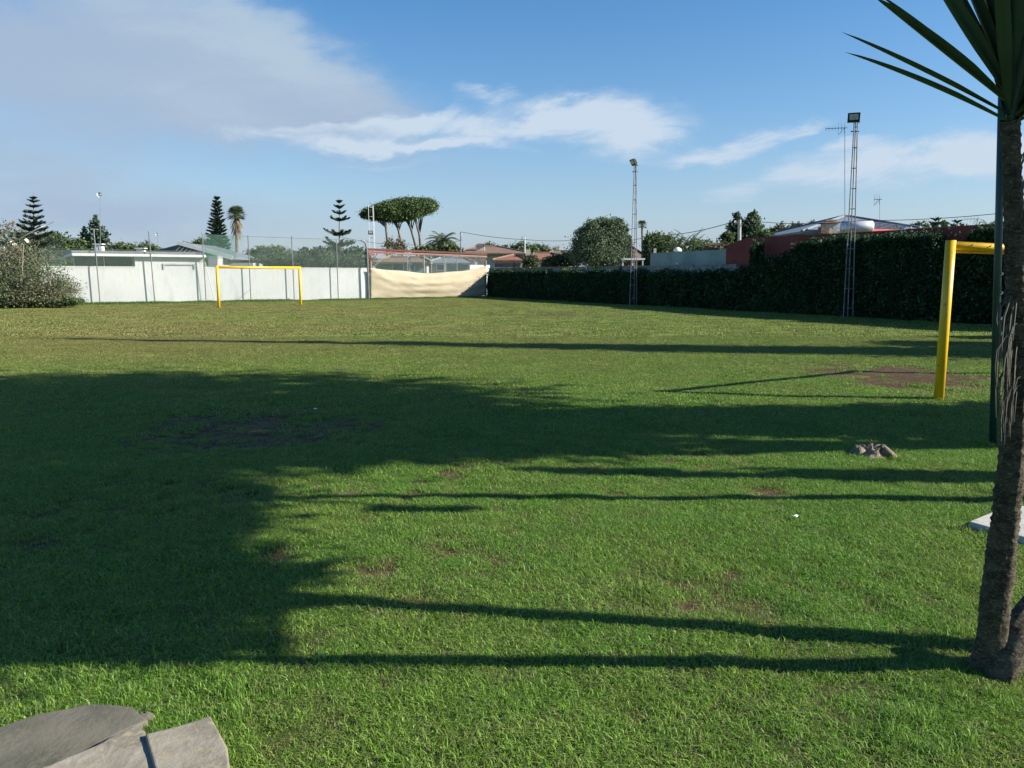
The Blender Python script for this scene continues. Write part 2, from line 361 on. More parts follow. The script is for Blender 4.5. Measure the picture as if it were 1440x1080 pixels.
clumps = bpy.data.collections.new('grass_clumps')
def make_clump(i, n, rad, h, w, m, flop):
    Q = []
    for k in range(n):
        r = rad*math.sqrt(random.random()); a = random.uniform(0, 6.283); x, y = r*math.cos(a), r*math.sin(a)
        H = h*random.uniform(.5, 1.25); d = random.uniform(0, 6.283); lean = random.uniform(.1, flop)*H
        dx, dy = math.cos(d), math.sin(d); wd = d+random.uniform(.8, 2.3); ww = w*random.uniform(.7, 1.3)/2
        ox, oy = math.cos(wd)*ww, math.sin(wd)*ww
        p0 = np.array([x, y, -.006]); p1 = np.array([x+dx*lean*.35, y+dy*lean*.35, H*.55]); p2 = np.array([x+dx*lean, y+dy*lean, H*max(.15, 1-.35*flop*random.random())])
        o = np.array([ox, oy, 0]); Q.append([p0-o, p0+o, p1+o*.85, p1-o*.85]); Q.append([p1-o*.85, p1+o*.85, p2+o*.1, p2-o*.1])
    Q = np.array(Q); mb = MB()
    # weld the two quads of a blade so that it is one island
    for j in range(0, len(Q), 2):
        V = [Q[j][0], Q[j][1], Q[j][2], Q[j][3], Q[j+1][2], Q[j+1][3]]; mb.add(np.array(V), [(0, 1, 2, 3), (3, 2, 4, 5)])
    o = mb.build('clump_%02d' % i, m); S.collection.objects.unlink(o); clumps.objects.link(o)
specs = [(70, .075, .024, .0027, GM[0], 2.0), (70, .075, .020, .0026, GM[0], 2.8), (55, .075, .032, .0029, GM[0], 1.4), (60, .08, .017, .0024, GM[1], 3.4),
         (44, .085, .012, .0022, GM[2], 4.5), (26, .05, .065, .0042, GM[0], .9),
         (150, .20, .027, .006, GM[0], 1.7), (150, .20, .024, .006, GM[1], 2.2), (80, .20, .018, .007, GM[2], 3.0),
         (90, .32, .034, .016, GM[0], 1.5), (90, .32, .030, .016, GM[1], 1.9)]
for i, a in enumerate(specs): make_clump(i, *a)
def wedge(n, y0, y1, k=.74, pad=.6):
    y = np.sqrt(rng.uniform(y0*y0, y1*y1, n)); x = rng.uniform(-1, 1, n)*(k*y+pad); return x, y
P = []; I = []; Sc = []
def scatter(n, y0, y1, picks, probs, dcut, smin=.75, smax=1.3):
    x, y = wedge(n, y0, y1); d = dirt(x, y); keep = rng.random(n) > np.clip(d*dcut, 0, .97)
    x, y, d = x[keep], y[keep], d[keep]
    i = rng.choice(picks, len(x), p=probs); s = rng.uniform(smin, smax, len(x))*(1-.35*d)*(.78+.5*fbm(x*1.3, y*1.3, 31))
    P.append(np.stack([x, y, ground_z(x, y)], -1)); I.append(i); Sc.append(s)
scatter(44000, 1.7, 8.5, [0, 1, 2, 3, 4, 5], [.27, .26, .07, .24, .1597, .0003], 1.2)
def debris(n, y0, y1, pk, s0, s1):
    x, y = wedge(n, y0, y1); d = dirt(x, y); k = rng.random(n) < d*.9; x, y = x[k], y[k]
    P.append(np.stack([x, y, ground_z(x, y)], -1)); I.append(np.full(len(x), pk)); Sc.append(rng.uniform(s0, s1, len(x)))
debris(30000, 1.7, 8.5, 4, .4, .9); debris(9000, 8, 16, 4, .5, .9)
scatter(30000, 7.5, 20, [6, 7, 8], [.55, .33, .12], 1.3)
scatter(34000, 18, 62, [9, 10], [.6, .4], 1.0, .6, 1.15)
# ------------------------------------------------------------------ lines of the field
WP, WD = Vector((-23.8, 44.2, 0)), Vector((.83, .55, 0)).normalized()          # white wall line (front face)
WN = Vector((WD.y, -WD.x, 0))                                                  # towards the field
HP, HD = Vector((8.1, 39.2, 0)), Vector((-.46, .887, 0)).normalized()          # hedge foot line, towards far corner
HN = Vector((HD.y, -HD.x, 0))                                                  # away from the field (right)
def online(P0, D, px, off=0, N=None):
    p_ = P0+(N*off if N else Vector()); k = (px-720)/FPX*1.0
    # x/(depth along view) uses forward distance on the ground; correct for pitch with ground rays
    for _ in range(6):
        # find t with projected px
        pass
    def proj(t):
        q = p_+D*t; f = q.y*math.cos(PITCH)+(HC-q.z)*math.sin(PITCH); return 720+FPX*q.x/f
    lo, hi = -60.0, 90.0; sgn = 1 if proj(hi) > proj(0) else -1
    if abs(D.y) > abs(D.x): lo = -34.0
    for _ in range(60):
        mi = (lo+hi)/2
        if (proj(mi)-px)*sgn > 0: hi = mi
        else: lo = mi
    return p_+D*((lo+hi)/2)
def wallpt(px, off=0): return online(WP, WD, px, off, WN)
def hedgept(px, off=0): return online(HP, HD, px, off, HN)
# weeds along the wall foot
for _ in range(900):
    px = random.uniform(95, 640); q = wallpt(px, random.uniform(.02, .6))
    if vnoise(px*.05, 3.3, 4) < .38: continue
    P.append(np.array([[q.x, q.y, 0]])); I.append(np.array([random.choice([6, 7, 2])])); Sc.append(np.array([random.uniform(1.3, 4.2)*(.4+vnoise(px*.09, 1.1, 9))]))
for _ in range(420):    # tufts round stump, stones, slab, trunk foot and posts
    c0, r0 = random.choice([(G(1225, 640), .28), (G(1380, 748), .12), (G(1300, 1040), .12), (G(1395, 945), .30), (G(1320, 560), .16), (G(250, 1000), .25), (G(120, 985), .18), (G(1397, 625), .12)])
    a = random.uniform(0, 6.28); r = r0*random.uniform(.6, 1.35)
    P.append(np.array([[c0.x+r*math.cos(a), c0.y+r*math.sin(a), 0]])); I.append(np.array([5])); Sc.append(np.array([random.uniform(.35, .8)]))
for poly in ([(-40, 1040), (0, 1019), (55, 1001), (128, 987), (185, 991), (210, 1010)], [(210, 1028), (245, 1020), (298, 1003), (324, 1048), (330, 1080)], [(1355, 745), (1408, 724)], [(1360, 750), (1440, 773)]):
    for a_, c_ in zip(poly[:-1], poly[1:]):
        ga, gc = G(*a_), G(*c_)
        for k in range(int((gc-ga).length*70)):
            q = ga.lerp(gc, random.random()); P.append(np.array([[q.x+random.gauss(0, .012), q.y+random.uniform(-.005, .05), 0.]])); I.append(np.array([random.choice([0, 1, 2])])); Sc.append(np.array([random.uniform(.6, 1.1)]))
P = np.concatenate(P); I = np.concatenate(I); Sc = np.concatenate(Sc)
# keep blades out of the slabs
POLY = {'left': [(-60, 1055), (40, 1018), (128, 1003), (182, 1006), (202, 1020), (196, 1040), (240, 1052), (298, 1040), (318, 1080), (326, 1120), (-60, 1120)], 'right': [(1363, 744), (1410, 724), (1470, 716), (1560, 760), (1440, 768)]}
def inside(Pt, poly):
    xs = [G(*q) for q in poly]; r = np.zeros(len(Pt), bool); n = len(xs)
    for i in range(n):
        a, c = xs[i], xs[(i+1) % n]; cond = ((a.y > Pt[:, 1]) != (c.y > Pt[:, 1])) & (Pt[:, 0] < (c.x-a.x)*(Pt[:, 1]-a.y)/((c.y-a.y) or 1e-9)+a.x); r ^= cond
    return r
keep = ~(inside(P, POLY['left']) | inside(P, POLY['right'])); P, I, Sc = P[keep], I[keep], Sc[keep]
me = bpy.data.meshes.new('grass'); me.vertices.add(len(P)); me.vertices.foreach_set('co', P.astype(np.float32).ravel())
for nme, ty, arr in (('pick', 'INT', I.astype(np.int32)), ('size', 'FLOAT', Sc.astype(np.float32)), ('turn', 'FLOAT', rng.uniform(0, 6.283, len(P)).astype(np.float32))):
    a_ = me.attributes.new(nme, ty, 'POINT'); a_.data.foreach_set('value', arr)
grass = bpy.data.objects.new('grass', me); S.collection.objects.link(grass); tag(grass, 'short mown green grass covering the playing field', 'grass', kind='stuff')
ng = bpy.data.node_groups.new('grass_scatter', 'GeometryNodeTree'); ng.is_modifier = True
ng.interface.new_socket('Geometry', in_out='INPUT', socket_type='NodeSocketGeometry'); ng.interface.new_socket('Geometry', in_out='OUTPUT', socket_type='NodeSocketGeometry')
gi = ng.nodes.new('NodeGroupInput'); go = ng.nodes.new('NodeGroupOutput'); m2p = ng.nodes.new('GeometryNodeMeshToPoints'); iop = ng.nodes.new('GeometryNodeInstanceOnPoints')
ci = ng.nodes.new('GeometryNodeCollectionInfo'); ci.inputs['Collection'].default_value = clumps; ci.inputs['Separate Children'].default_value = True; ci.inputs['Reset Children'].default_value = True
def nattr(n_, ty):
    a_ = ng.nodes.new('GeometryNodeInputNamedAttribute'); a_.data_type = ty; a_.inputs['Name'].default_value = n_; return a_.outputs['Attribute']
cx = ng.nodes.new('ShaderNodeCombineXYZ'); ng.links.new(nattr('turn', 'FLOAT'), cx.inputs[2])
e2r = ng.nodes.new('FunctionNodeEulerToRotation'); ng.links.new(cx.outputs[0], e2r.inputs[0])
L = ng.links.new
L(gi.outputs[0], m2p.inputs[0]); L(m2p.outputs[0], iop.inputs['Points']); L(ci.outputs[0], iop.inputs['Instance']); iop.inputs['Pick Instance'].default_value = True
L(nattr('pick', 'INT'), iop.inputs['Instance Index']); L(e2r.outputs[0], iop.inputs['Rotation']); L(nattr('size', 'FLOAT'), iop.inputs['Scale']); L(iop.outputs[0], go.inputs[0])
md = grass.modifiers.new('scatter', 'NODES'); md.node_group = ng

# ------------------------------------------------------------------ vegetation builders
def rand_dirs(n):
    v = rng.normal(size=(n, 3)); return v/np.linalg.norm(v, axis=1)[:, None]
def leafquads(C, size, asp=.5, up=.0, dirs=None):
    n = len(C); a = rand_dirs(n) if dirs is None else dirs; a = a+np.array([0, 0, up]); a /= np.linalg.norm(a, axis=1)[:, None]
    c = np.cross(a, rand_dirs(n)); c /= np.linalg.norm(c, axis=1)[:, None]+1e-9
    s = (size*rng.uniform(.6, 1.4, n))[:, None]
    return np.stack([C-a*s*.5, C+c*s*asp*.5, C+a*s*.5, C-c*s*asp*.5], 1)
def cloud(blobs, n, size, clump=.22, inner=.25, asp=.55, flat=0.0, per=26):
    vol = np.array([(bl[3]*bl[4]*bl[5])**(2/3) for bl in blobs]); vol = vol/vol.sum(); Q = []
    for bl, w in zip(blobs, vol):
        k = max(8, int(n*w)); nc = max(6, k//per); c = np.array(bl[:3]); r = np.array(bl[3:6])
        d = rand_dirs(nc); rad = rng.uniform(.72, 1.06, nc)**1.0; rad[rng.random(nc) < inner] *= .6
        cc = c+d*rad[:, None]*r
        j = rng.integers(0, nc, k); cs = rng.uniform(.5, 1.3, nc)[j][:, None]
        Pp = cc[j]+rng.normal(size=(k, 3))*r*clump*cs*np.array([1, 1, 1-flat*.5])
        Q.append(leafquads(Pp, size, asp))
    return np.concatenate(Q)
def limbs(mb, base, blobs, r0, n=6, fork=.45, simple=False):
    if simple:
        tp = Vector((base.x, base.y, max(bl[2] for bl in blobs[:2]))); mb.tube([base-Vector((0, 0, .1)), base.lerp(tp, .5), tp], [r0*1.3, r0, r0*.6], 8)
        for bl in blobs[:3]: e = Vector(bl[:3]); k = base.lerp(tp, .97); mb.tube([k, k.lerp(e, .5)+Vector((0, 0, .1)), e], [r0*.4, r0*.28, r0*.12], 5)
        return
    top = np.mean([bl[:3] for bl in blobs], axis=0); fz = base.z+(min(bl[2]-bl[5]*.6 for bl in blobs)-base.z)*max(.3, fork)
    fk = Vector((base.x*.7+top[0]*.3, base.y*.7+top[1]*.3, max(fz, base.z+.3)))
    mid = (base+fk)/2+Vector((random.uniform(-.1, .1), random.uniform(-.1, .1), 0))
    mb.tube([base-Vector((0, 0, .1)), mid, fk], [r0*1.25, r0, r0*.85], n)
    for bl in blobs:
        e = Vector(bl[:3]); k = (fk+e)/2+Vector((random.uniform(-.3, .3), random.uniform(-.3, .3), -.1)); mb.tube([fk, k, e], [r0*.6, r0*.4, r0*.15], 5)
        for _ in range(4):
            d = Vector(rand_dirs(1)[0]); d.z = abs(d.z)*.6; q = e+Vector((d.x*bl[3], d.y*bl[4], d.z*bl[5]))*.8
            mb.tube([k, (k+q)/2+Vector((0, 0, .1)), q], [r0*.25, r0*.15, r0*.04], 4)
def tree(name, label, cat, base, blobs, n, size, lm, tr=.15, group=None, bark=None, simple=False, **k):
    base = Vector(base); root = thing(name, label, cat, base, group)
    t_ = MB(); limbs(t_, base, blobs, tr, simple=simple); t_.build('trunk', bark or M_bark, root, True)
    c_ = MB(); c_.quads(cloud(blobs, n, size, **k)); c_.build('crown', lm, root)
    return root
def pxblob(px, py, Y, rx, ry, ryd=None):                                  # centre/radii in photo px at depth Y -> metres
    c = A(px, py, Y); s = pxm(Y); return (c.x, c.y, c.z, rx*s, (ryd or min(rx, ry*1.6))*s, ry*s)
def pxtree(name, label, cat, px, Y, bl, n, size, lm, tr=.15, group=None, **k):
    base = A(px, 400, Y); base.z = 0
    return tree(name, label, cat, base, [pxblob(a_, b_, Y+(c_[0] if c_ else 0), rx, ry) for (a_, b_, rx, ry, *c_) in bl], n, size, lm, tr, group, **k)
def norfolk(label, px, Y, top, tiers, group=None, lm=None, lean=0, name='norfolk_pine', trunk_r=.13, full=7):
    """tiers: (py, half width px, thickness px)"""
    base = A(px, 400, Y); base.z = 0; root = thing(name, label, 'conifer', base, group); s = pxm(Y)
    tp = A(px+lean, top, Y); t_ = MB(); t_.tube([base, base.lerp(tp, .5), tp], [trunk_r, trunk_r*.6, .012], 7); t_.build('trunk', M_bark, root, True)
    mb = MB(); Cs = []; Ds = []
    for (py, hw, th) in tiers:
        c = A(px+lean*(400-py)/max(1, 400-top), py, Y); Lr = hw*s; ht = th*s; nb_ = full; a0 = random.uniform(0, 1)
        for k in range(nb_):
            a = a0+2*math.pi*k/nb_+random.uniform(-.15, .15); L_ = Lr*random.uniform(.82, 1.08)
            d = Vector((math.cos(a), math.sin(a), 0)); tipz = ht*random.uniform(.3, .65); n_ = max(20, int(L_*70))
            tt = rng.uniform(.08, 1, n_); wid = .16*L_*(1.05-tt)+.05
            side = np.array([-d.y, d.x, 0]); off = rng.uniform(-1, 1, n_)
            pz = c.z-ht*.35+tipz*tt**1.6+rng.normal(size=n_)*.04*Lr
            C = np.array(c)[None, :]*[1, 1, 0]+np.outer(tt*L_, np.array(d))+side[None, :]*(off*wid)[:, None]; C[:, 2] = pz
            dd = np.outer(np.ones(n_), np.array(d))+side[None, :]*off[:, None]*.9+np.array([0, 0, .45]); Cs.append(C); Ds.append(dd)
            mb.tube([c+Vector((0, 0, -ht*.35)), c+d*L_*.6+Vector((0, 0, -ht*.35+tipz*.4)), c+d*L_+Vector((0, 0, tipz-ht*.35))], [.03, .02, .008], 4)
    C = np.concatenate(Cs); D = np.concatenate(Ds); D /= np.linalg.norm(D, axis=1)[:, None]
    mb.quads(leafquads(C, .30*max(.5, Y/62), .32, dirs=D)); mb.build('branches', lm or L_norf, root)
    return root
def frond(mb, o, az_, el_, L_, droop, w, n=14, leaf=None):
    p_ = Vector(o); d = Vector((math.cos(az_)*math.cos(el_), math.sin(az_)*math.cos(el_), math.sin(el_))); pts = [p_.copy()]; st = L_/n
    for i in range(n): d = (d+Vector((0, 0, -droop/n))).normalized(); p_ = p_+d*st; pts.append(p_.copy())
    mb.tube(pts, [w*.09*(1-.8*i/n)+.006 for i in range(n+1)], 4, cap=False)
    Q = []
    for i in range(2, n+1):
        d = (pts[i]-pts[i-1]).normalized(); s_ = d.cross(Vector((0, 0, 1))).normalized(); up = s_.cross(d); ll = w*math.sin(math.pi*min(1, .18+.8*i/n))**.6
        for sg in (-1, 1):
            for q in (0, .5):
                o_ = pts[i-1].lerp(pts[i], q); e = o_+(s_*sg*.85+d*.6+up*(.15 if i < n*.6 else -.1)).normalized()*ll; h = d*st*.16
                e.z -= ll*.25; Q.append([o_-h, o_+h, e+h*.2, e-h*.2])
    mb.quads(np.array([[tuple(v) for v in q] for q in Q]))
def palm(label, px, Y, crown_py, frond_px, n=26, group=None, kind='feather', trunk_r=.18, skirt=False, droop=1.3):
    base = A(px, 400, Y); base.z = 0; root = thing('palm_tree', label, 'palm', base, group); top = A(px, crown_py, Y); s = pxm(Y)
    t_ = MB(); t_.tube([base, base.lerp(top, .5)+Vector((.08, 0, 0)), top], [trunk_r*1.3, trunk_r, trunk_r*.9], 9); t_.build('trunk', M_bark, root, True)
    f = MB()
    for k in range(n):
        a = k*2.399; e = R(75)-R(105)*(k/n)**1.1
        if kind == 'feather': frond(f, top, a, e, frond_px*s*random.uniform(.85, 1.1), droop, frond_px*s*.26)
        else:
            L_ = frond_px*s*random.uniform(.85, 1.05); d = Vector((math.cos(a)*math.cos(e), math.sin(a)*math.cos(e), math.sin(e))); hub = top+d*L_*.5
            f.tube([top, hub], [.02, .015], 4); sd_ = d.cross(Vector((0, 0, 1))); sd_ = sd_.normalized() if sd_.length > .1 else Vector((1, 0, 0)); Q = []
            for j in range(11):
                th = R(-78+156*j/10); e_ = (d*math.cos(th)+sd_*math.sin(th)).normalized(); tip = hub+e_*L_*.55+Vector((0, 0, -L_*.07)); w_ = e_.cross(d.cross(sd_)).normalized()*L_*.035; Q.append([hub-w_*.3, hub+e_*L_*.3+w_, tip, hub+e_*L_*.3-w_])
            f.quads(np.array([[tuple(v) for v in q] for q in Q]))
    f.build('fronds', L_palm, root)
    if skirt:
        f = MB()
        for k in range(70): frond(f, top+Vector((0, 0, -random.uniform(0, 22)*s)), k*2.4, R(random.uniform(-80, -25)), frond_px*s*random.uniform(.8, 1.35), 1.2, frond_px*s*.22, 8)
        f.build('dead_fronds', L_palmd, root)
    return root

# ------------------------------------------------------------------ white wall, garage, fence
ZW = 2.05
def wallbox(mb, a, c, z0, z1, th, N, front=0):            # box between ground points a and c, front face at a+N*front, thickness away from N
    a = Vector(a); c = Vector(c); mid = (a+c)/2-N*(th/2-front); d = (c-a); mb.box((mid.x, mid.y, (z0+z1)/2), (d.length, th, z1-z0), rz=math.atan2(d.y, d.x))
A0, A1, A2, A3 = wallpt(60), wallpt(193.5), wallpt(289), wallpt(519)
for a, c, lab in ((A0, A1, 'low white boundary wall left of the white garage, partly behind the dusty shrub'), (A2, A3, 'low white boundary wall behind the far yellow goal')):
    root = thing('white_wall', lab, 'wall', a, 'white boundary walls')
    mb = MB(); wallbox(mb, a, c, -.15, ZW, .2, WN); mb.build('wall_panel', M_white, root)
    mb = MB(); wallbox(mb, a, c, ZW+.001, ZW+.05, .26, WN, .03); mb.build('coping', M_white2, root)
gar = thing('garage', 'flat roofed white garage standing in the boundary wall, framed doorway outline', 'garage', A1)
mb = MB(); zt = A(240, 362.5, A1.y+3).z; wallbox(mb, A1, A2, -.15, zt, 5.5, WN, .004); mb.build('wall', M_white, gar)
mb = MB(); eL = wallpt(106); wallbox(mb, eL, wallpt(291.5), zt+.001, zt+.14, 6.2, WN, .35); mb.build('fascia', M_white2, gar)
mb = MB(); wallbox(mb, eL, wallpt(291.5), zt+.141, zt+.30, 6.0, WN, .1); mb.build('roof', M_roofg, gar)
mb = MB(); f0, f1 = wallpt(232), wallpt(277); zf = A(250, 370.5, f0.y).z
wallbox(mb, f0, f1, zf-.09, zf, .06, WN, .07)
wallbox(mb, f0, f0+WD*.09, zf-.32, zf-.091, .06, WN, .07); wallbox(mb, f1-WD*.09, f1, zf-.32, zf-.091, .06, WN, .07); mb.build('door_frame', M_greyb, gar)
# added dark green panel, its colour standing for shade under the overhanging roof
sc_ = thing('shade_panel', 'added dark green panel standing for the shade under the overhanging garage roof, above the white wall', 'shade panel', eL)
mb = MB(); wallbox(mb, wallpt(108, -1.2), wallpt(193, -1.2), 0, zt, .05, WN); mb.build('panel', mat('shade_green', (.10, .14, .11), (.07, .10, .08), 2, .9), sc_)
for px in (108, 150, 192): mb = MB(); wallbox(mb, wallpt(px, -1.1), wallpt(px+1.2, -1.1), 0, zt-.002, .05, WN); mb.build('post', M_white2, sc_)
for px, py, w_, lab in ((145, 352, .45, 'small white double chimney on the grey garage roof, beside the thin mast'), (203, 353, .5, 'small low white vent box on the grey garage roof')):
    q = wallpt(px, -3.5); z0 = zt+.30; z1 = A(px, py-(8 if px < 150 else 3), q.y).z; root = thing('roof_vent', lab, 'chimney', (q.x, q.y, z0), 'white vents on the garage roof')
    mb = MB(); mb.box((q.x-.12, q.y, (z0+z1)/2), (w_*.42, .3, z1-z0)); mb.box((q.x+.14, q.y, (z0+z1)/2-.05), (w_*.42, .3, z1-z0-.1)); mb.build('shaft', M_white2, root)
    mb = MB(); mb.box((q.x, q.y, z1+.03), (w_*1.25, .4, .05)); mb.build('cap', M_white2, root)

def prism_roof(mb, C):                                         # closed solid from a list of points and faces
    mb.add(C[0], C[1])
def hip_house(name, label, pxl, pxr, Y, wall_py, eave_py, ridge_py, ridge_l, ridge_r, wm, rm, depth=8, group=None, cat='house', over=.35, windows=()):
    L_ = A(pxl, 380, Y); Rr = A(pxr, 380, Y); ze = A(0, eave_py, Y).z; zr = A(0, ridge_py, Y+depth/2).z
    root = thing(name, label, cat, (L_.x, Y, 0), group)
    mb = MB(); mb.box(((L_.x+Rr.x)/2, Y+depth/2, ze/2-.05), (Rr.x-L_.x, depth, ze+.1)); mb.build('wall', wm, root)
    x0, x1, y0, y1 = L_.x-over, Rr.x+over, Y-over, Y+depth+over; r0 = A(ridge_l, 0, Y+depth/2).x; r1 = A(ridge_r, 0, Y+depth/2).x; ym = (y0+y1)/2
    V = [(x0, y0, ze), (x1, y0, ze), (x1, y1, ze), (x0, y1, ze), (x0, y0, ze+.14), (x1, y0, ze+.14), (x1, y1, ze+.14), (x0, y1, ze+.14), (r0, ym, zr), (r1, ym, zr)]
    mb = MB(); mb.add([(v[0], v[1], v[2]+.003) for v in V], [(3, 2, 1, 0), (0, 1, 5, 4), (1, 2, 6, 5), (2, 3, 7, 6), (3, 0, 4, 7), (4, 5, 9, 8), (5, 6, 9), (6, 7, 8, 9), (7, 4, 8)]); rf = mb.build('roof', rm, root)
    hp = MB()
    for a, c in ((4, 8), (5, 9), (6, 9), (7, 8), (8, 9)): hp.tube([Vector(V[a])+Vector((0, 0, .03)), Vector(V[c])+Vector((0, 0, .03))], .09, 6)
    hp.build('ridge_tiles', M_tile2 if rm != M_roofb else M_roofb, rf)
    for (wx, wy, ww, wh) in windows:
        c = A(wx, wy, Y); f = MB(); f.box((c.x, Y-.03, c.z), (ww+.16, .07, wh+.16)); fo = f.build('window', M_white2, root); q = MB(); q.box((c.x, Y-.06, c.z), (ww, .03, wh)); q.build('pane', M_win, fo)
    return root, ze, zr
def chimney(label, px, Y, py0, py1, w_, m_=None, cat='chimney', group=None, parent=None, cap=True):
    c = A(px, py1, Y); z1 = A(px, py0, Y).z; root = parent or thing('chimney', label, cat, c, group)
    mb = MB(); mb.box((c.x, Y, (c.z+z1)/2), (w_, w_, z1-c.z)); ch = mb.build('chimney', m_ or M_cream, root) if parent else mb.build('shaft', m_ or M_cream, root)
    if cap: mb = MB(); mb.box((c.x, Y, z1+.05), (w_*1.3, w_*1.3, .08)); mb.box((c.x, Y, z1+.2), (w_*.9, w_*.9, .1)); mb.build('chimney_cap', M_cap, ch)
# house with the lean roof behind the garage
r_ = thing('white_house', 'white house with dark grey roof and long sloping white verge board behind the garage', 'house', A(270, 400, 56))
mb = MB(); pL = A(250, 341, 56); pR = A(327, 362.5, 56); pB = A(214, 353, 58)
mb.add([A(293, 360, 55), A(306, 360, 55), A(306, 400, 55), A(293, 400, 55)]+[v+Vector((0, 6, 0)) for v in (A(293, 360, 55), A(306, 360, 55), A(306, 400, 55), A(293, 400, 55))], [(3, 2, 1, 0), (4, 5, 6, 7), (0, 1, 5, 4), (1, 2, 6, 5), (3, 0, 4, 7)])
mb.box((A(306, 370, 57).x+1.3, 59, 1.0), (2.4, 3.5, 3.0)); mb.build('wall', M_greyb, r_)
mb = MB(); mb.beam(pL, pR, .10, .30); mb.build('verge_board', M_white2, r_)
mb = MB(); back = Vector((-2.2, 7, .9))
V = [pL+Vector((0, .06, -.1)), pR+Vector((0, .06, -.1)), pR+Vector((0, 7, -.1)), pL+Vector((0, 7, -.1))]; U = [v+Vector((0, 0, .12)) for v in V]
mb.add(V+U, [(3, 2, 1, 0), (4, 5, 6, 7), (0, 1, 5, 4), (1, 2, 6, 5), (2, 3, 7, 6), (3, 0, 4, 7)])
e1 = A(212, 354, 56.3); e0 = pL+Vector((-.02, .1, -.15)); e2 = A(296, 358, 56.3)
V = [e0, e1, e2+Vector((0, .0, -.05)), e0+Vector((0, 6, 0)), e1+Vector((0, 6, 0)), e2+Vector((0, 6, 0))]
mb.add(V, [(0, 1, 2), (5, 4, 3), (0, 3, 4, 1), (1, 4, 5, 2), (2, 5, 3, 0)]); rf = mb.build('roof', M_roofb, r_)
mb = MB()
for i in range(14):
    q = pL.lerp(pR, .05+.92*i/14)+Vector((0, .0, -.2)); mb.beam(q, q+Vector((-.35, .0, -.32-.0*i)) if i < 9 else q+Vector((-.15, 0, -.15)), .05)
mb.build('rafter', M_greyb, r_)

# chain-link fence: posts, wire mesh, top wire
FO = .36; ZF = 4.15
fr = thing('chain_link_fence', 'tall chain-link fence on grey steel posts in front of the white wall', 'fence', wallpt(141, FO))
F0, F1 = wallpt(62, FO), wallpt(519, FO)
posts = [(141, 322, -.06), (218, 325, -.10), (290, 327, -.02), (353, 331, 0), (414, 332, -.02), (476, 336, -.03)]
for px, py, ln in posts:
    q = wallpt(px, FO); z1 = A(px, py, q.y).z; mb = MB(); mb.tube([q-Vector((0, 0, .1)), q+WD*ln+Vector((0, 0, z1))], .032, 8); mb.build('post', M_galv, fr)
q = wallpt(519, FO+.05); mb = MB(); zc = A(511, 338, q.y).z
mb.tube([q-Vector((0, 0, .1)), q+WD*(-.05)+Vector((0, 0, zc*.82)), q+WD*(-.15)+Vector((0, 0, zc*.95)), q+WD*(-.32)+Vector((0, 0, zc)), q+WD*(-.42)+Vector((0, 0, zc*.985))], .06, 8); mb.build('post', M_galv, fr)
def wire_mesh(mb, P0, D, length, z0, z1, pitch, r, N, sag=None):
    H = z1-z0; Q = []
    for sg in (1, -1):
        s0 = -H if sg == 1 else 0
        for s_ in np.arange(s0, length+(0 if sg == 1 else H), pitch*1.4142):
            a, za = s_, (z0 if sg == 1 else z0); c, zc_ = s_+sg*H, z1
            if sg == -1: a, c = s_, s_-H
            pts = [(a, z0), (c, z1)]
            (xa, ya), (xb, yb) = pts
            if xa > xb: (xa, ya), (xb, yb) = (xb, yb), (xa, ya)
            if xb <= 0 or xa >= length: continue
            if xa < 0: ya += (yb-ya)*(0-xa)/(xb-xa); xa = 0
            if xb > length: yb = ya+(yb-ya)*(length-xa)/(xb-xa); xb = length
            p_ = P0+D*xa+Vector((0, 0, ya)); q_ = P0+D*xb+Vector((0, 0, yb)); t_ = (q_-p_).normalized(); w = N.cross(t_)*r; o = N*(r*(1 if sg == 1 else -1))
            a1, a2, a3 = -w, w, o*1.6
            for e, f in ((a1, a2), (a2, a3), (a3, a1)): Q.append([tuple(p_+e), tuple(q_+e), tuple(q_+f), tuple(p_+f)])
    mb.quads(np.array(Q))
mb = MB(); wire_mesh(mb, F0, WD, (F1-F0).length, .05, 3.0, .085, .0042, WN); mb.build('wire_mesh', M_wire, fr)
mb = MB(); G0 = wallpt(290, FO); wire_mesh(mb, G0, WD, (F1-G0).length, 3.0, 4.0, .085, .0034, WN); mb.build('upper_wire_mesh', M_wire, fr)
mb = MB(); a = wallpt(290, FO); mb.tube([a+Vector((0, 0, 4.02)), wallpt(353, FO)+Vector((0, 0, 3.98)), wallpt(414, FO)+Vector((0, 0, 3.95)), wallpt(476, FO)+Vector((0, 0, 3.94)), F1+Vector((0, 0, 3.9))], .012, 5)
mb.tube([F0+Vector((0, 0, 3.05)), a+Vector((0, 0, 3.02))], .008, 5); mb.build('top_wire', M_galv, fr)
mb = MB(); wire_mesh(mb, wallpt(291, FO-.06), WD, (wallpt(352, 0)-wallpt(291, 0)).length*.72, 2.6, 4.0, .085, .0085, WN); mb.build('green_netting', M_netg, fr)
mb = MB(); a = wallpt(291, FO+.02); mb.tube([a+Vector((0, 0, 2.4)), a+WD*.4+WN*.2], .018, 5); mb.build('brace', M_galv, fr); mb = MB(); a = wallpt(353, FO); mb.tube([a+Vector((0, 0, .75)), a-WD*.9], .012, 5); mb.build('brace', M_galv, fr)
# pale rope sloping over the shrub at far left
rp = MB(); rp.tube([A(-30, 352, 40), A(18, 341, 40), A(52, 322, 40), A(75, 312, 41)], .035, 6); o = rp.build('slanting_pole', M_galv, None, True, loc=A(18, 341, 40)); tag(o, 'thin pale pole slanting up over the dusty shrub at far left', 'pole')

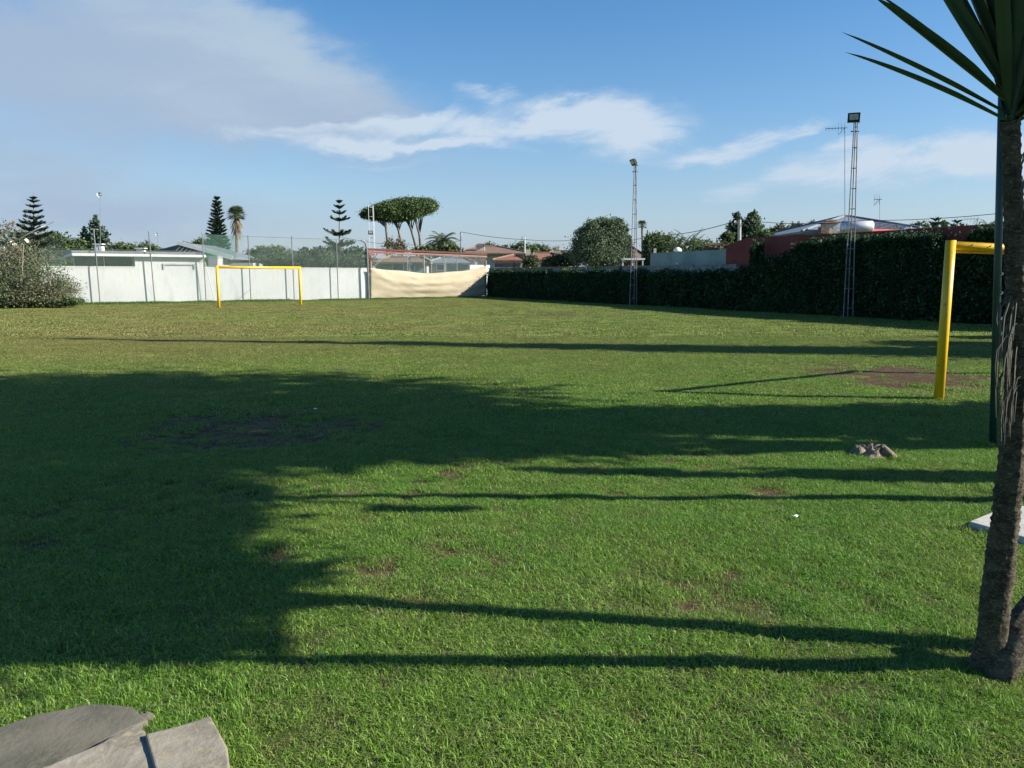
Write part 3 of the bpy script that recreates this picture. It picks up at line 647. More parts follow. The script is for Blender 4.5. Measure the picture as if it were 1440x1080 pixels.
# ------------------------------------------------------------------ goals
def goal(label, p0, p1, H, rad, hooks, net=False):
    D = (p1-p0).normalized(); N = Vector((D.y, -D.x, 0)); root = thing('football_goal', label, 'goal', p0, 'yellow football goals')
    for q in (p0, p1): mb = MB(); mb.tube([q-Vector((0, 0, .1)), q+Vector((0, 0, H/2)), q+Vector((0, 0, H))], rad, 20); mb.build('post', M_yel, root, True)
    mb = MB(); z = H-rad*.98; z -= .004; mb.tube([p0+D*.02+Vector((0, 0, z)), p0.lerp(p1, .5)+Vector((0, 0, z-.012)), p1-D*.02+Vector((0, 0, z))], rad*.92, 20); mb.build('crossbar', M_yel, root, True)
    if hooks:
        for q, sg in ((p0, 1), (p1, -1)):
            o = D*sg*(rad+.034)-N*.015; mb = MB(); mb.tube([q+o-Vector((0, 0, .05)), q+o+Vector((0, 0, H-rad*2.1))], .024, 10); nr = mb.build('net_rail', M_yel, root, True)
            for k in range(6):
                z = .32+k*.3; h = MB(); c = q+o+D*sg*.022+Vector((0, 0, z)); h.tube([c, c+D*sg*.022+Vector((0, 0, .004)), c+D*sg*.034+Vector((0, 0, .022))], .006, 6); h.build('net_hook', M_galv, nr)
        mb = MB(); o = Vector((0, 0, H-2*rad-.014))-N*.03; mb.tube([p0+D*.05+o, p1-D*.05+o], .018, 8); nr = mb.build('net_rail', M_yel, root, True)
        for k in range(9):
            c = p0+D*(.35+k*.46)+Vector((0, 0, H-rad))+N*(rad*.95); h = MB(); h.tube([c, c+N*.02, c+N*.028+Vector((0, 0, .02))], .006, 6); h.build('net_hook', M_dark, root)
    if net:
        for q in (p0, p1): mb = MB(); mb.tube([q+Vector((0, 0, H-.06)), q+N*-.9+Vector((0, 0, H-.5)), q+N*-1.0], .012, 6); mb.build('stay', M_galv, root)
    return root
n0 = G(1320, 562); Hn = A(1335, 338, n0.y).z
GD = Vector((.84, .54, 0)).normalized()
goal('near yellow football goal at the right, its post beside the bare soil patch', n0, n0+GD*4.5, Hn, .060, True)
g0, g1 = G(308, 432.5), G(423, 429); goal('far yellow football goal in front of the white wall', g0, g1, A(303, 373.5, g0.y).z, .068, False)

# ------------------------------------------------------------------ canvas, red frame, old fence behind it
K0, K1 = wallpt(521, .25), wallpt(684, .3)
cl = MB(); nu, nv = 90, 36; PP = np.zeros((nu+1, nv+1, 3)); sp_ = (K1-K0)
topz0, topz1 = A(521, 376.5, K0.y).z, A(684, 374.5, K1.y).z
for i in range(nu+1):
    u = i/nu; zt_ = topz0*(1-u)+topz1*u-.42*math.sin(math.pi*min(1, u**1.12))-.03*math.sin(u*17); zb = .04+.02*math.sin(u*31)+max(0, u-.9)*1.3
    for j in range(nv+1):
        v = j/nv; q = K0+sp_*u; bel = .30*math.sin(math.pi*u)**.6*math.sin(math.pi*(1-v)**.8)
        wr = .018*math.sin((u*.8+(1-v)*2.6)*9+2*float(vnoise(u*3, v*3, 2)))*(1-abs(2*u-1))*.6+0.07*(float(fbm(u*7+v*3, v*4.5+u*1.5, 8))-.5)+.018*math.sin((v*3.2-(u-.5)**2*2.2)*7+3*float(vnoise(u*4, v*2, 3)))*(.3+.7*u)
        wr += .07*math.exp(-((v-(1-2.4*(u)))/.12)**2)*math.exp(-u*6)+.06*math.exp(-((v-(1-2.0*(1-u)))/.16)**2)*math.exp(-(1-u)*4)
        q = q+WN*(bel+wr); PP[i, j] = (q.x, q.y, zb+(zt_-zb)*v)
cl.grid(PP); o = cl.build('canvas_sheet', M_cloth, None, True, loc=K0); tag(o, 'cream canvas sheet sagging between posts at the far corner of the field', 'canvas')
sm = o.modifiers.new('thickness', 'SOLIDIFY'); sm.thickness = .006
sf = thing('sheet_fence', 'chain-link fence on thin grey posts rising behind the cream canvas sheet', 'fence', wallpt(521, .05))
for px, py in ((523, 366), (574, 361), (597, 359), (607, 367), (625, 359), (627, 363), (643, 363), (684, 366)):
    q = wallpt(px, -.05); z1 = A(px, py, q.y).z; mb = MB(); mb.tube([q-Vector((0, 0, .1)), q+Vector((0, 0, z1))], .045 if px in (597, 627) else .03, 7); mb.build('post', M_pole, sf)
a, c = wallpt(522, 0.02), wallpt(684, 0.02); mb = MB(); wire_mesh(mb, a, WD, (c-a).length, .1, 3.05, .10, .005, WN); mb.build('wire_mesh', M_wire, sf)
mb = MB(); mb.tube([a+WD*.2+Vector((0, 0, 2.1)), a+WD*.9+Vector((0, 0, 2.8)), a+WD*2+Vector((0, 0, 3.1)), a+WD*4+Vector((0, 0, 3.12)), c+Vector((0, 0, 3.0))], .02, 5); mb.build('top_wire', M_wire, sf)
rf = thing('red_steel_frame', 'red painted steel lattice frame standing above the cream canvas sheet', 'frame', wallpt(518, -.4))
p0, p1 = wallpt(517, -.4), wallpt(683, -.4); za, zb = A(517, 350.5, p0.y).z, A(683, 357.5, p1.y).z
T0, T1 = p0+Vector((0, 0, za)), p1+Vector((0, 0, zb)); mb = MB(); mb.beam(T0, T1, .5, .13); mb.build('beam', M_red, rf)
lo = Vector((0, 0, -.19)); mb = MB(); mb.beam(T0+lo+WN*.2, T1+lo+WN*.2, .09, .14); mb.build('lower_beam', M_pink, rf)
for px, w in ((519, .12), (523, .09), (682, .12)):
    q = wallpt(px, -.25); zz = A(px, 354, q.y).z-.15; mb = MB(); mb.beam(q, q+Vector((0, 0, zz)), w); mb.build('post', M_pink, rf)
for (a_, b_) in (((523, 372), (532, 356)), ((519, 365), (524, 356)), ((681, 372), (672, 360)), ((664, 371), (672, 360)), ((664, 371), (656, 360)), ((648, 364), (656, 360)), ((672, 360), (681, 366))):
    qa, qb = wallpt(a_[0], -.2), wallpt(b_[0], -.2); mb = MB(); mb.beam(qa+Vector((0, 0, A(a_[0], a_[1], qa.y).z)), qb+Vector((0, 0, A(b_[0], b_[1], qb.y).z)), .06); mb.build('brace', M_pink, rf)
# yard behind the canvas: low sheds so that the gap is filled
hip_house('garden_shed', 'low brown roofed shed seen through the fence above the canvas', 528, 600, 64, 380, 371, 362, 540, 588, M_greyb, M_tile2, 4, cat='shed', windows=((560, 375, .8, .5), (578, 375, .5, .5)))
hip_house('garden_shed', 'low bluish grey shed behind the fence at the right of the canvas', 604, 662, 66, 380, 372, 363, 615, 650, M_greyb, M_roofb, 4, cat='shed', windows=((620, 376, .6, .4),))
mb = MB(); a = wallpt(576, -1.2); c = A(576, 362, a.y); mb.box(c, (.22, .03, .42), M=Matrix.Rotation(.35, 3, 'Y')); mb.box(c+Vector((.05, 0, -.4)), (.14, .03, .3)); mb.box(c+Vector((.0, .06, -.9)), (.05, .05, 2.0)); o = mb.build('white_notice', M_plastic, None, loc=a); tag(o, 'small white plate on a stake behind the canvas fence', 'sign')
mb = MB(); a = wallpt(676, -2.5); wallbox(mb, wallpt(661, -2.5), wallpt(689, -2.5), 0, A(676, 372.5, a.y).z, .3, WN); o = mb.build('white_low_wall', M_white, None, loc=a); tag(o, 'bright white wall end behind the right end of the canvas', 'wall')

# ------------------------------------------------------------------ hedge side
LB = MB(); e0, e1 = hedgept(688, .55), hedgept(1035, .55)
bw = thing('garden_wall', 'long pale block wall with red tile coping showing just above the low hedge', 'wall', e1)
mb = MB(); wallbox(mb, e0, e1, -.1, 2.06, .2, -HN, 0); mb.build('wall_panel', M_block, bw)
mb = MB(); wallbox(mb, e0, hedgept(800, .55), 2.063, 2.14, .3, -HN, .05); wallbox(mb, hedgept(800, .55), hedgept(900, .55), 2.063, 2.12, .27, -HN, .035); mb.build('coping', M_cap, bw)
mb = MB(); wallbox(mb, hedgept(900, .55), e1, 2.063, 2.10, .3, -HN, .05); mb.build('coping', M_block, bw)
gw = thing('rendered_wall', 'plain grey-green rendered wall rising behind the low hedge', 'wall', hedgept(913, 1.1))
q0, q1 = hedgept(913, 1.1), hedgept(1028, 1.1); z0, z1 = A(913, 356, q0.y).z, A(1028, 350, q1.y).z
def sloped_wall(mb, a, c, za_, zc_, th, N):
    V = [a, c, c-N*-th, a-N*-th]; mb.add([v-Vector((0, 0, .1)) for v in V]+[a+Vector((0, 0, za_)), c+Vector((0, 0, zc_)), V[2]+Vector((0, 0, zc_)), V[3]+Vector((0, 0, za_))], [(3, 2, 1, 0), (0, 1, 5, 4), (1, 2, 6, 5), (2, 3, 7, 6), (3, 0, 4, 7), (4, 5, 6, 7)])
sloped_wall(mb := MB(), q0, q1, z0, z1, .25, HN); mb.build('wall_panel', M_greywall, gw)
mb = MB(); q = hedgept(919, 1.2); mb.box((q.x, q.y, z0+.1), (.14, .14, .3)); mb.build('pipe_stub', M_pole, gw)
q = hedgept(953, 4.0); mb = MB(); c = A(953, 352, q.y); pts = []
nseg = 14; Pd = np.zeros((7, nseg, 3))
for i in range(7):
    for k in range(nseg): a = math.pi/2*i/6.2; Pd[i, k] = (c.x+.24*math.cos(a)*math.cos(k*2*math.pi/nseg), q.y+.24*math.cos(a)*math.sin(k*2*math.pi/nseg), c.z-.05+.22*math.sin(a))
mb.grid(Pd, True); mb.tube([(c.x, q.y, 0), (c.x, q.y, c.z-.05)], .1, 8); o = mb.build('white_dome', M_plastic, None, True, loc=(c.x, q.y, 0)); tag(o, 'small white domed cap just above the grey rendered wall', 'dome')
rw = thing('red_wall', 'long dull red rendered wall behind the tall hedge, ragged hedge tips in front', 'wall', hedgept(1120, .9))
mb = MB(); r0_, r1_, r2_ = hedgept(1018, .9), hedgept(1044, .9), hedgept(1132, .9)
z0, z1, z2 = A(1018, 345, r0_.y).z, A(1044, 335, r1_.y).z, A(1132, 330, r2_.y).z; r3_ = hedgept(1700, .9); z3 = z2
sloped_wall(mb, r1_, r2_, z1, z2, .25, HN); sloped_wall(mb, r0_, r1_-HD*-.002, z0, z1-.002, .25, HN); sloped_wall(mb, r2_+HD*-.002, r3_, z2-.002, 3.22, .25, HN); mb.build('wall_panel', M_redwall, rw)
mb = MB(); a = hedgept(1265, .95); c = hedgept(1408, .95); wallbox(mb, a, c, 3.24, 3.27, .3, -HN, 0); mb.build('coping', M_cap, rw)
for px in range(1272, 1425, 13):
    q = hedgept(px, .95); mb = MB(); mb.box((q.x, q.y, 3.292), (.08, .08, .04)); mb.box((q.x, q.y, 3.328), (.04, .04, .03)); mb.build('coping_stud', M_white2, rw)
def hedge(name, label, pxs, th, topf, n, size, seed, gaps=()):
    """topf(px)->height"""
    root = thing(name, label, 'hedge', hedgept(pxs[0]), 'hedges along the right side'); core = MB(); pts = [hedgept(p_) for p_ in pxs]
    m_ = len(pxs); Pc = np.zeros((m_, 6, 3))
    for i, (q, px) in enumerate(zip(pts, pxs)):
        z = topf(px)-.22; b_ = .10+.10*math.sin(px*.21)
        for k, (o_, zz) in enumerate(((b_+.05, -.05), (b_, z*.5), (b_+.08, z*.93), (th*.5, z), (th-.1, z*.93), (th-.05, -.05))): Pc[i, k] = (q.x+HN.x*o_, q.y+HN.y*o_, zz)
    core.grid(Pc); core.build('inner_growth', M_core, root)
    Lt = (pts[-1]-pts[0]).length; u = rng.random(n)*Lt; sgn = (pts[-1]-pts[0]).normalized(); pxu = np.interp(u, [(q-pts[0]).length for q in pts], pxs)
    hh = np.array([topf(p_) for p_ in pxu]); w = rng.random(n); face = w < .72
    z = np.where(face, rng.random(n)**.85*hh, hh+rng.normal(size=n)*.10-.08); bump = .30*(fbm(u*.8, z*.9, seed)-.5)+.25*(fbm(u*3, z*3, seed+3)-.5)
    off = np.where(face, bump+rng.normal(size=n)*.05+.06, rng.random(n)*th); z = z+np.where(face, 0, .35*(fbm(u*1.2, off, seed+7)-.45)+.25*(fbm(u*5, off*2, seed+8)-.5))
    if gaps:
        k_ = np.ones(n, bool)
        for (gp, gz, gr) in gaps: k_ &= ~(((pxu-gp)/gr)**2+((z-gz)/.45)**2 < rng.uniform(.5, 1, n))
        u, z, off = u[k_], z[k_], off[k_]
    C = np.stack([pts[0].x+sgn.x*u+HN.x*off, pts[0].y+sgn.y*u+HN.y*off, np.maximum(z, .02)], -1)
    dn = rand_dirs(len(C))*.9+np.array([-HN.x*.3, -HN.y*.3, -.2]); lv = MB(); lv.quads(leafquads(C, size, .62, dirs=dn/np.linalg.norm(dn, axis=1)[:, None])); lv.build('foliage', L_hedge, root)
    sh = MB(); ii = rng.integers(0, len(C), n//450); cc = np.repeat(C[ii], 22, 0)+rng.normal(size=(len(ii)*22, 3))*np.array([.10, .10, .22])-np.array([HN.x, HN.y, 0])*.05
    cc[:, 2] = np.maximum(cc[:, 2], .05); sh.quads(leafquads(cc, size, .6)); sh.build('shoots', L_mid, root)
    return root
def toph(px, spikes=True):
    base = np.interp(px, [680, 1020, 1040, 1062, 1090, 1110, 1118, 1300, 1306, 1345, 1350, 1700], [1.84, 1.72, 1.80, 1.95, 2.15, 2.4, 2.85, 2.98, 2.55, 2.6, 2.9, 2.9])
    if 1040 < px < 1112: base += .35*max(0, math.sin(px*.62))**6*vnoise(px*.11, 2, 5)*1.6+(.95 if 1050 < px < 1056 or 1034 < px < 1037 else 0)
    return float(base+.12*(vnoise(px*.13, 5, 3)-.5))
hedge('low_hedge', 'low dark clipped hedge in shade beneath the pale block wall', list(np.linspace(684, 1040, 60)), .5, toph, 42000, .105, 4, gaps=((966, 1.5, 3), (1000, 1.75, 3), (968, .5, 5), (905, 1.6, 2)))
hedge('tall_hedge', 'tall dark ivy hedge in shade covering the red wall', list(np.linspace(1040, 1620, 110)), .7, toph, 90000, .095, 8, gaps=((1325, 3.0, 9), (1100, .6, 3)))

# lattice light masts
def mast(label, foot, top_z, w0, w1, rung, lean=Vector((0, 0, 0)), lamp_dir=-1, lamp=True, m_=None, lampz=None, tilt=.5, group='lattice floodlight masts', aim=(-.75, -.6)):
    root = thing('floodlight_mast', label, 'light mast', foot, group); mb = MB(); ax = [Vector((-.5, -.29, 0)), Vector((.5, -.29, 0)), Vector((.25, .4, 0))]
    def pt(k, z): f = z/top_z; w = w0*(1-f)+w1*f; return foot+ax[k]*w+lean*f+Vector((0, 0, z))
    for k in range(3): mb.tube([pt(k, -.1), pt(k, top_z/2), pt(k, top_z)], .021, 6)
    z = .35; i = 0
    while z < top_z-.1:
        for k in range(3): mb.tube([pt(k, z), pt((k+1) % 3, z)], .014, 5)
        z += rung; i += 1
    mb.build('lattice', m_ or M_lattice, root)
    if lamp:
        zt_ = lampz or top_z; c = foot+lean*(zt_/top_z)+Vector((lamp_dir*.12, -.12, zt_+.12)); f = Vector((aim[0], aim[1], 0)).normalized()
        dn = (f*math.cos(tilt)-Vector((0, 0, math.sin(tilt)))).normalized(); sd_ = dn.cross(Vector((0, 0, 1))).normalized(); up = sd_.cross(dn); M = Matrix((sd_, up, dn)).transposed()
        h = MB(); h.box(c, (.42, .34, .09), M=M); h.box(c-dn*.07, (.3, .24, .06), M=M)
        for k in range(7): h.box(c-dn*.11+sd_*(-.12+.04*k), (.008, .22, .05), M=M)
        fl = h.build('floodlight', M_dark, root); h = MB(); h.box(c+dn*.047+up*.03, (.30, .20, .012), M=M); h.build('lens', M_glass, fl)
        h = MB(); t_ = foot+lean+Vector((0, 0, zt_)); h.tube([t_+Vector((.16, 0, -.02)), t_+Vector((-.05, -.02, 0)), c-dn*.1], .02, 6); h.build('bracket', M_dark, root); h = MB(); h.tube([t_-Vector((.15, 0, .35)), t_+Vector((.15, 0, -.35))], .02, 6); h.build('cross_bar', M_dark, root)
    return root
q = hedgept(890, -.25); q.z = 0; tp = A(890, 232, q.y); mast('lattice floodlight mast in front of the low hedge beside the grey-green tree', q, tp.z, .38, .10, .74, Vector((tp.x-q.x, 0, 0))+Vector((.12, 0, 0)), aim=(-.9, -.35), tilt=.55)
q = hedgept(1191, -.2); q.z = 0; tp = A(1203, 171, q.y); mast('tall lattice floodlight mast in front of the tall hedge, lamp facing the field', q, tp.z, .36, .12, .74, Vector((tp.x-q.x, 0, 0)), aim=(-.35, -1), tilt=.35)
q = A(526, 400, 72); q.z = 0; mast('pale ladder-like mast standing before the umbrella pines', q, A(525, 289, 72).z, .46, .46, .82, Vector((-.1, 0, 0)), m_=M_white2, lampz=A(525, 329, 72).z, aim=(.2, -1), tilt=.2)

# antennas, poles, cables
def antenna(label, px, Y, py0, py1, yagi=None, dish=None, r=.02, m_=None):
    f = A(px, py1, Y); t_ = A(px, py0, Y); root = thing('antenna_mast', label, 'antenna', f); mb = MB(); mb.tube([f, t_], r, 6); mb.build('pole', m_ or M_galv, root)
    if yagi:
        L_, n_ = yagi; c = t_-Vector((0, 0, .15)); mb = MB(); d = Vector((-1, .25, 0)).normalized(); mb.tube([c+d*-.15, c+d*L_], .018, 5)
        for i in range(n_): k = c+d*(L_*i/(n_-1)); h = .14+.16*(i < 3); mb.tube([k-Vector((0, 0, h)), k+Vector((0, 0, h))], .010, 4); mb.tube([k-Vector((h*.3, h, 0)), k+Vector((h*.3, h, 0))], .010, 4)
        mb.tube([c, c+Vector((-.35, 0, -.4))], .014, 4); mb.build('aerial', M_galv, root)
    if dish:
        c = t_; mb = MB(); Pd = np.zeros((5, 12, 3))
        for i in range(5):
            for k in range(12): rr = dish*i/4; Pd[i, k] = (c.x+rr*math.cos(k*.5236), c.y-.1-rr*rr/dish*.3, c.z+rr*math.sin(k*.5236))
        mb.grid(Pd, True); mb.tube([c+Vector((0, .04, 0)), c+Vector((.1, -.2, .0))], .03, 5); mb.build('dish', M_plastic, root)
    return root
antenna('very tall thin television aerial beside the lattice mast, above the grey pyramid roof', 1188, 46, 176, 330, (1.0, 7), r=.018)
antenna('thin mast with a small white device on top, above the garage roof', 141, 62, 274, 352, dish=.2, r=.02)
antenna('small aerial above the grey roof, right of the silver tank', 1237, 50, 277, 322, (.3, 3), r=.012)
antenna('small television aerial above the far trees, beside the green pole', 1375, 60, 305, 332, (.9, 5), r=.015)
antenna('thin roof aerial with a white cap beside the cream chimney', 738, 66, 334, 356, (.25, 2), r=.05, m_=M_white2)
antenna('short white roof aerial left of the green netting', 222, 60, 330, 356, dish=.12, r=.015)
antenna('short aerial on the small ridge house left of the large tree', 786, 78, 345, 356, (.7, 4), r=.03)
def upole(label, px, Y, py0, w, m_, arm=False):
    f = A(px, 400, Y); f.z = 0; t_ = A(px, py0, Y); root = thing('utility_pole', label, 'utility pole', f, 'utility poles'); mb = MB(); mb.tube([f, t_], [w*1.3, w], 8); mb.build('shaft', m_, root)
    mb = MB(); mb.tube([t_-Vector((.25, 0, .15)), t_+Vector((.12, 0, -.15))], .025, 5); mb.box(t_-Vector((.25, 0, .12)), (.10, .1, .14)); mb.build('insulator', M_plastic, root); return t_
t1 = upole('dark utility pole rising behind the red steel frame', 648, 70, 326, .06, M_lattice)
t2 = upole('pale concrete utility pole between the two dark conifers', 1040, 46, 309, .10, M_pole)
def cable(label, pts, sag, r=.016):
    mb = MB()
    for a_, b_ in zip(pts[:-1], pts[1:]):
        n_ = 24; mb.tube([a_.lerp(b_, i/n_)-Vector((0, 0, sag*4*(i/n_)*(1-i/n_))) for i in range(n_+1)], r, 4)
    o = mb.build('overhead_cable', M_cable, None, loc=pts[0]); tag(o, label, 'cable', 'overhead cables')
cable('overhead cable from the dark utility pole across to the large grey-green tree', [t1, A(740, 337, 74), A(815, 337, 78)], .12, .022)
cable('overhead cable from the concrete pole towards the low trees at its left', [A(860, 337, 78), A(915, 331, 66), t2-Vector((.3, 0, .1))], .25, .022)
cable('overhead cable from the concrete pole rightwards past the grey pyramid roof', [t2, A(1215, 310, 44), A(1500, 288, 38)], .2, .016)
cable('faint cable crossing behind the umbrella pine trunks', [A(470, 331, 90), A(560, 344, 90), A(650, 338, 90)], .2, .02)

# ------------------------------------------------------------------ far houses
r_, ze, zr = hip_house('tiled_house', 'wide brown hip roofed house behind the dark utility pole', 652, 738, 84, 380, 358, 346.5, 668, 697, M_cream, M_tile2, 12, over=.6, windows=((716, 363, 1.2, .8),))
chimney('', 676, 86, 346, 357, .9, parent=r_)
r_, ze, zr = hip_house('tiled_house', 'small grey walled house with dark reddish hip roof behind the low wall', 698, 733, 66, 380, 368, 358.5, 722, 726, M_greyb, M_tile, 7, windows=((709, 373, 1.6, .35), (728, 373, .5, .35)))
r_, ze, zr = hip_house('tiled_house', 'ochre walled house with terracotta roof right of the round bush', 752, 777, 72, 380, 366.5, 356, 752, 779, M_ochre, M_tile, 6, windows=((766, 372, .8, .35),))
hip_house('tiled_house', 'far low house with tiny ridge roof left of the large grey-green tree', 774, 806, 82, 380, 359, 353, 780, 800, M_cream, M_tile2, 8)
hip_house('tiled_house', 'brown tiled house half hidden by the lattice mast and large tree', 872, 906, 62, 380, 366, 345, 884, 892, M_greyb, M_tile2, 8, windows=((884, 371, .7, .4), (898, 371, .7, .4)))
chimney('cream chimney stack with tapering side behind the round bush', 742.5, 68, 351, 364, .42, M_cream, cap=False)
r_ = thing('white_canopy', 'low white canopy with railing below the brown tiled house', 'canopy', A(893, 400, 52)); mb = MB(); a, c = A(875, 364.5, 52), A(905, 364.5, 52); mb.beam(a, c, 1.2, .1); mb.build('top', M_white2, r_)
for px in (876, 890, 904): mb = MB(); a = A(px, 365, 51.5); mb.beam(a, Vector((a.x, a.y, 0)), .07); mb.build('post', M_white2, r_)
# grey pyramid house with solar tank
r_, ze, zr = hip_house('pyramid_roof_house', 'house with grey pyramid roof behind the tall hedge', 1132, 1300, 50, 380, 329, 304.5, 1204, 1212, M_greyb, M_roofb, 11, over=.5)
chimney('', 1165, 49.5, 315, 330, .75, M_pole, parent=r_)
mb = MB(); mb.box(A(1158, 324, 49), (.5, .5, .4)); mb.build('roof_hatch', M_tile2, r_)
r_ = thing('solar_water_heater', 'silver solar water tank with blue tubes on the grey roof', 'solar heater', A(1205, 330, 47.5)); c0, c1 = A(1182, 320, 47.5), A(1228, 320, 47.0); mb = MB(); d = (c1-c0).normalized()
mb.tube([c0, c0+d*.08, c1-d*.08, c1], [.30, .40, .40, .30], 24); mb.build('tank', M_steel, r_, True)
mb = MB()
for k in range(9): mb.beam(A(1229, 311+k*2.0, 46.9)+Vector((0, .2, 0)), A(1278-(4-abs(k-4))*1.5, 317+k*1.6, 46.9)+Vector((0, .2, 0)), .05)
mb.build('collector_tubes', mat('blue_tubes', (.05, .07, .15), (.10, .12, .20), 5, .25), r_)
for px in (1186, 1222): mb = MB(); mb.beam(A(px, 322, 47.6), A(px, 335, 47.6), .06); mb.build('stand', M_galv, r_)
r_ = thing('red_terrace_roof', 'low bright red roof edge just above the tall hedge', 'roof', A(1225, 400, 42)); mb = MB(); V = [A(1222, 329, 42), A(1296, 331, 42), A(1285, 323.5, 45), A(1230, 322, 45)]
mb.add(V+[v-Vector((0, 0, .2)) for v in V], [(0, 1, 2, 3), (7, 6, 5, 4), (0, 4, 5, 1), (1, 5, 6, 2), (2, 6, 7, 3), (3, 7, 4, 0)]); mb.build('slab', mat('bright_red_tiles', (.62, .10, .07), (.5, .09, .06), 2, .8), r_)
mb = MB(); c = (V[0]+V[1])/2; mb.box((c.x, c.y+2, (c.z-.3)/2), ((V[1]-V[0]).length*.9, 3.2, c.z-.3)); mb.build('wall', M_redwall, r_)

# ------------------------------------------------------------------ background trees
pxtree('broad_tree', 'wide brownish green tree mass at far left behind the dusty shrub', 'tree', 5, 62, [(-30, 335, 50, 24), (15, 332, 32, 20), (52, 345, 28, 18), (-80, 340, 50, 26), (10, 362, 60, 20)], 9000, .19, L_brown, clump=.17)
pxtree('broad_tree', 'rounded green tree between the layered pine and the garage roof', 'tree', 92, 66, [(85, 350, 26, 14), (104, 346, 20, 10), (70, 340, 20, 12), (95, 366, 26, 14)], 5000, .26, L_mid)
norfolk('layered pine with bare pointed tip above the dusty shrub at far left', 47, 58, 269, [(278, 3, 4), (282, 7, 4), (289, 9, 5), (297, 11, 6), (305, 13, 7), (312, 16, 10), (320, 19, 10), (329, 33, 13), (340, 43, 14), (352, 44, 14), (365, 40, 14)], 'layered pines behind the field', full=9)
for px, top, hw, lab in ((134, 304, 13, 'dark conifer directly behind the white garage mast'), (119, 320, 10, 'small dark conifer at the left of the conifer pair'), (150, 327, 8, 'low dark conifer just left of the white vent')):
    base = A(px, 400, 78); bl = [pxblob(px+random.uniform(-3, 3)*(i > 1), top+4+i*6.5, 78, hw*(.22+.17*i) if i < 5 else hw, 5.2) for i in range(9)]
    base.z = 0; tree('dark_conifer', lab, 'conifer', base, bl, 3600, .30, L_norf, .14, 'dark conifers behind the garage', clump=.3)
def treeline(items, Y, lm, group, size=.22, n=5200):
    for px, top, hw, lab in items:
        hh = 400-top; pxtree('distant_tree', lab, 'tree', px, Y+random.uniform(-2, 2), [(px, top+9, hw*.7, 9), (px-hw*.55, top+14, hw*.55, 9), (px+hw*.55, top+13, hw*.55, 9), (px, top+26, hw, 14)], n, size, lm, .2, group, clump=.2)
treeline([(172, 339.5, 20, 'low green tree behind the garage roof, left of the white vent'), (207, 341, 20, 'low green tree behind the white vent'), (282, 337, 16, 'green tree between the grey roof and the tall conifer'),
          (262, 342, 14, 'green tree just above the sloping white verge board')], 92, L_mid, 'low trees behind the garage')
treeline([(381, 346, 32, 'domed green tree right of the fan palm, behind the far goal'), (353, 352, 12, 'small dark tree under the fan palm, behind the far goal'), (415, 356, 16, 'low green tree behind the right post of the far goal')], 84, L_mid, 'trees behind the far goal')
treeline([(440, 349, 26, 'dark green tree left of the layered pine by the canvas'), (468, 345, 20, 'dark green tree directly behind the layered pine by the canvas'), (500, 348, 18, 'dark green tree right of the layered pine, beside the red frame'), (425, 358, 20, 'low dark tree between the far goal and layered pine')], 66, L_dark, 'dark trees behind the white wall', .26, 4200)
pxtree('dark_bush', 'long dark bush mass just above the white wall, right of the goal', 'bush', 450, 58, [(400, 368, 30, 9), (450, 366, 34, 11), (500, 367, 26, 10)], 6000, .2, L_dark)
pxtree('dark_bush', 'dark bush just above the white wall behind the far goal', 'bush', 340, 60, [(325, 368, 16, 7), (365, 369, 18, 7)], 2500, .2, L_olive)
norfolk('dense tall narrow conifer left of the fan palm', 305, 75, 274, [(278, 3, 7)]+[(283+i*4.2, 4.5+i*.85, 7) for i in range(17)], 'layered pines behind the field', full=8)
palm('fan palm with hanging dead skirt right of the tall narrow conifer', 332, 73, 302, 15, 60, kind='fan', skirt=True, trunk_r=.15)
norfolk('young layered pine with widely spaced tiers, left of the red frame', 477, 62, 279, [(283, 3, 4), (290, 7, 6), (298, 9.5, 7), (307, 13, 8), (325, 21, 13), (340, 24, 13), (352, 32, 15), (364, 30, 14)], 'layered pines behind the field', trunk_r=.10, full=7)
ups = [(532, 'leftmost umbrella pine of the clump, behind the pale mast', [(524, 301, 16, 8), (541, 298, 20, 11)], [(546, 350), (543, 320), (535, 306)]),
       (560, 'second umbrella pine from the left, leaning trunk', [(555, 298, 23, 14), (568, 295, 23, 14)], [(566, 352), (561, 325), (555, 308)]),
       (580, 'tallest umbrella pine of the clump', [(572, 290, 25, 10), (586, 292, 23, 12)], [(587, 354), (579, 325), (572, 306)]),
       (598, 'rightmost umbrella pine with crown reaching furthest right', [(594, 289, 19, 8.5), (604, 291, 9, 6)], [(592, 354), (590, 330), (583, 306)])]
for i, (px, lab, bl, tr_) in enumerate(ups):
    Y = 86+i*1.2; f = A(tr_[0][0], 400, Y); f.z = 0; root = thing('umbrella_pine', lab, 'pine', f, 'umbrella pines'); mb = MB()
    q = [f]+[A(x_, y_, Y) for x_, y_ in tr_]; mb.tube(q, [.2, .16, .14, .10], 8)
    for bx, by, rx, ry in bl:
        for k in (-.5, 0, .5): mb.tube([q[2], q[3].lerp(A(bx+k*rx, by+4, Y), .5), A(bx+k*rx, by, Y)], [.07, .05, .03], 5)
    mb.build('trunk', M_barkp, root, True); c_ = MB(); c_.quads(cloud([pxblob(bx, by, Y, rx, ry, rx*.8) for bx, by, rx, ry in bl], 22000, .17, clump=.16, inner=.35)); c_.build('crown', L_pine, root)
pxtree('bare_bush', 'sparse brownish half bare tree below the umbrella pines', 'tree', 556, 76, [(554, 344, 13, 9), (563, 350, 12, 8)], 900, .22, L_brown, clump=.3)
palm('small feathery palm at the left under the umbrella pines', 545, 74, 352, 10, 18, droop=1.5)
palm('spreading feathery palm right of the umbrella pines', 622, 74, 344, 29, 70, droop=1.9, trunk_r=.3)
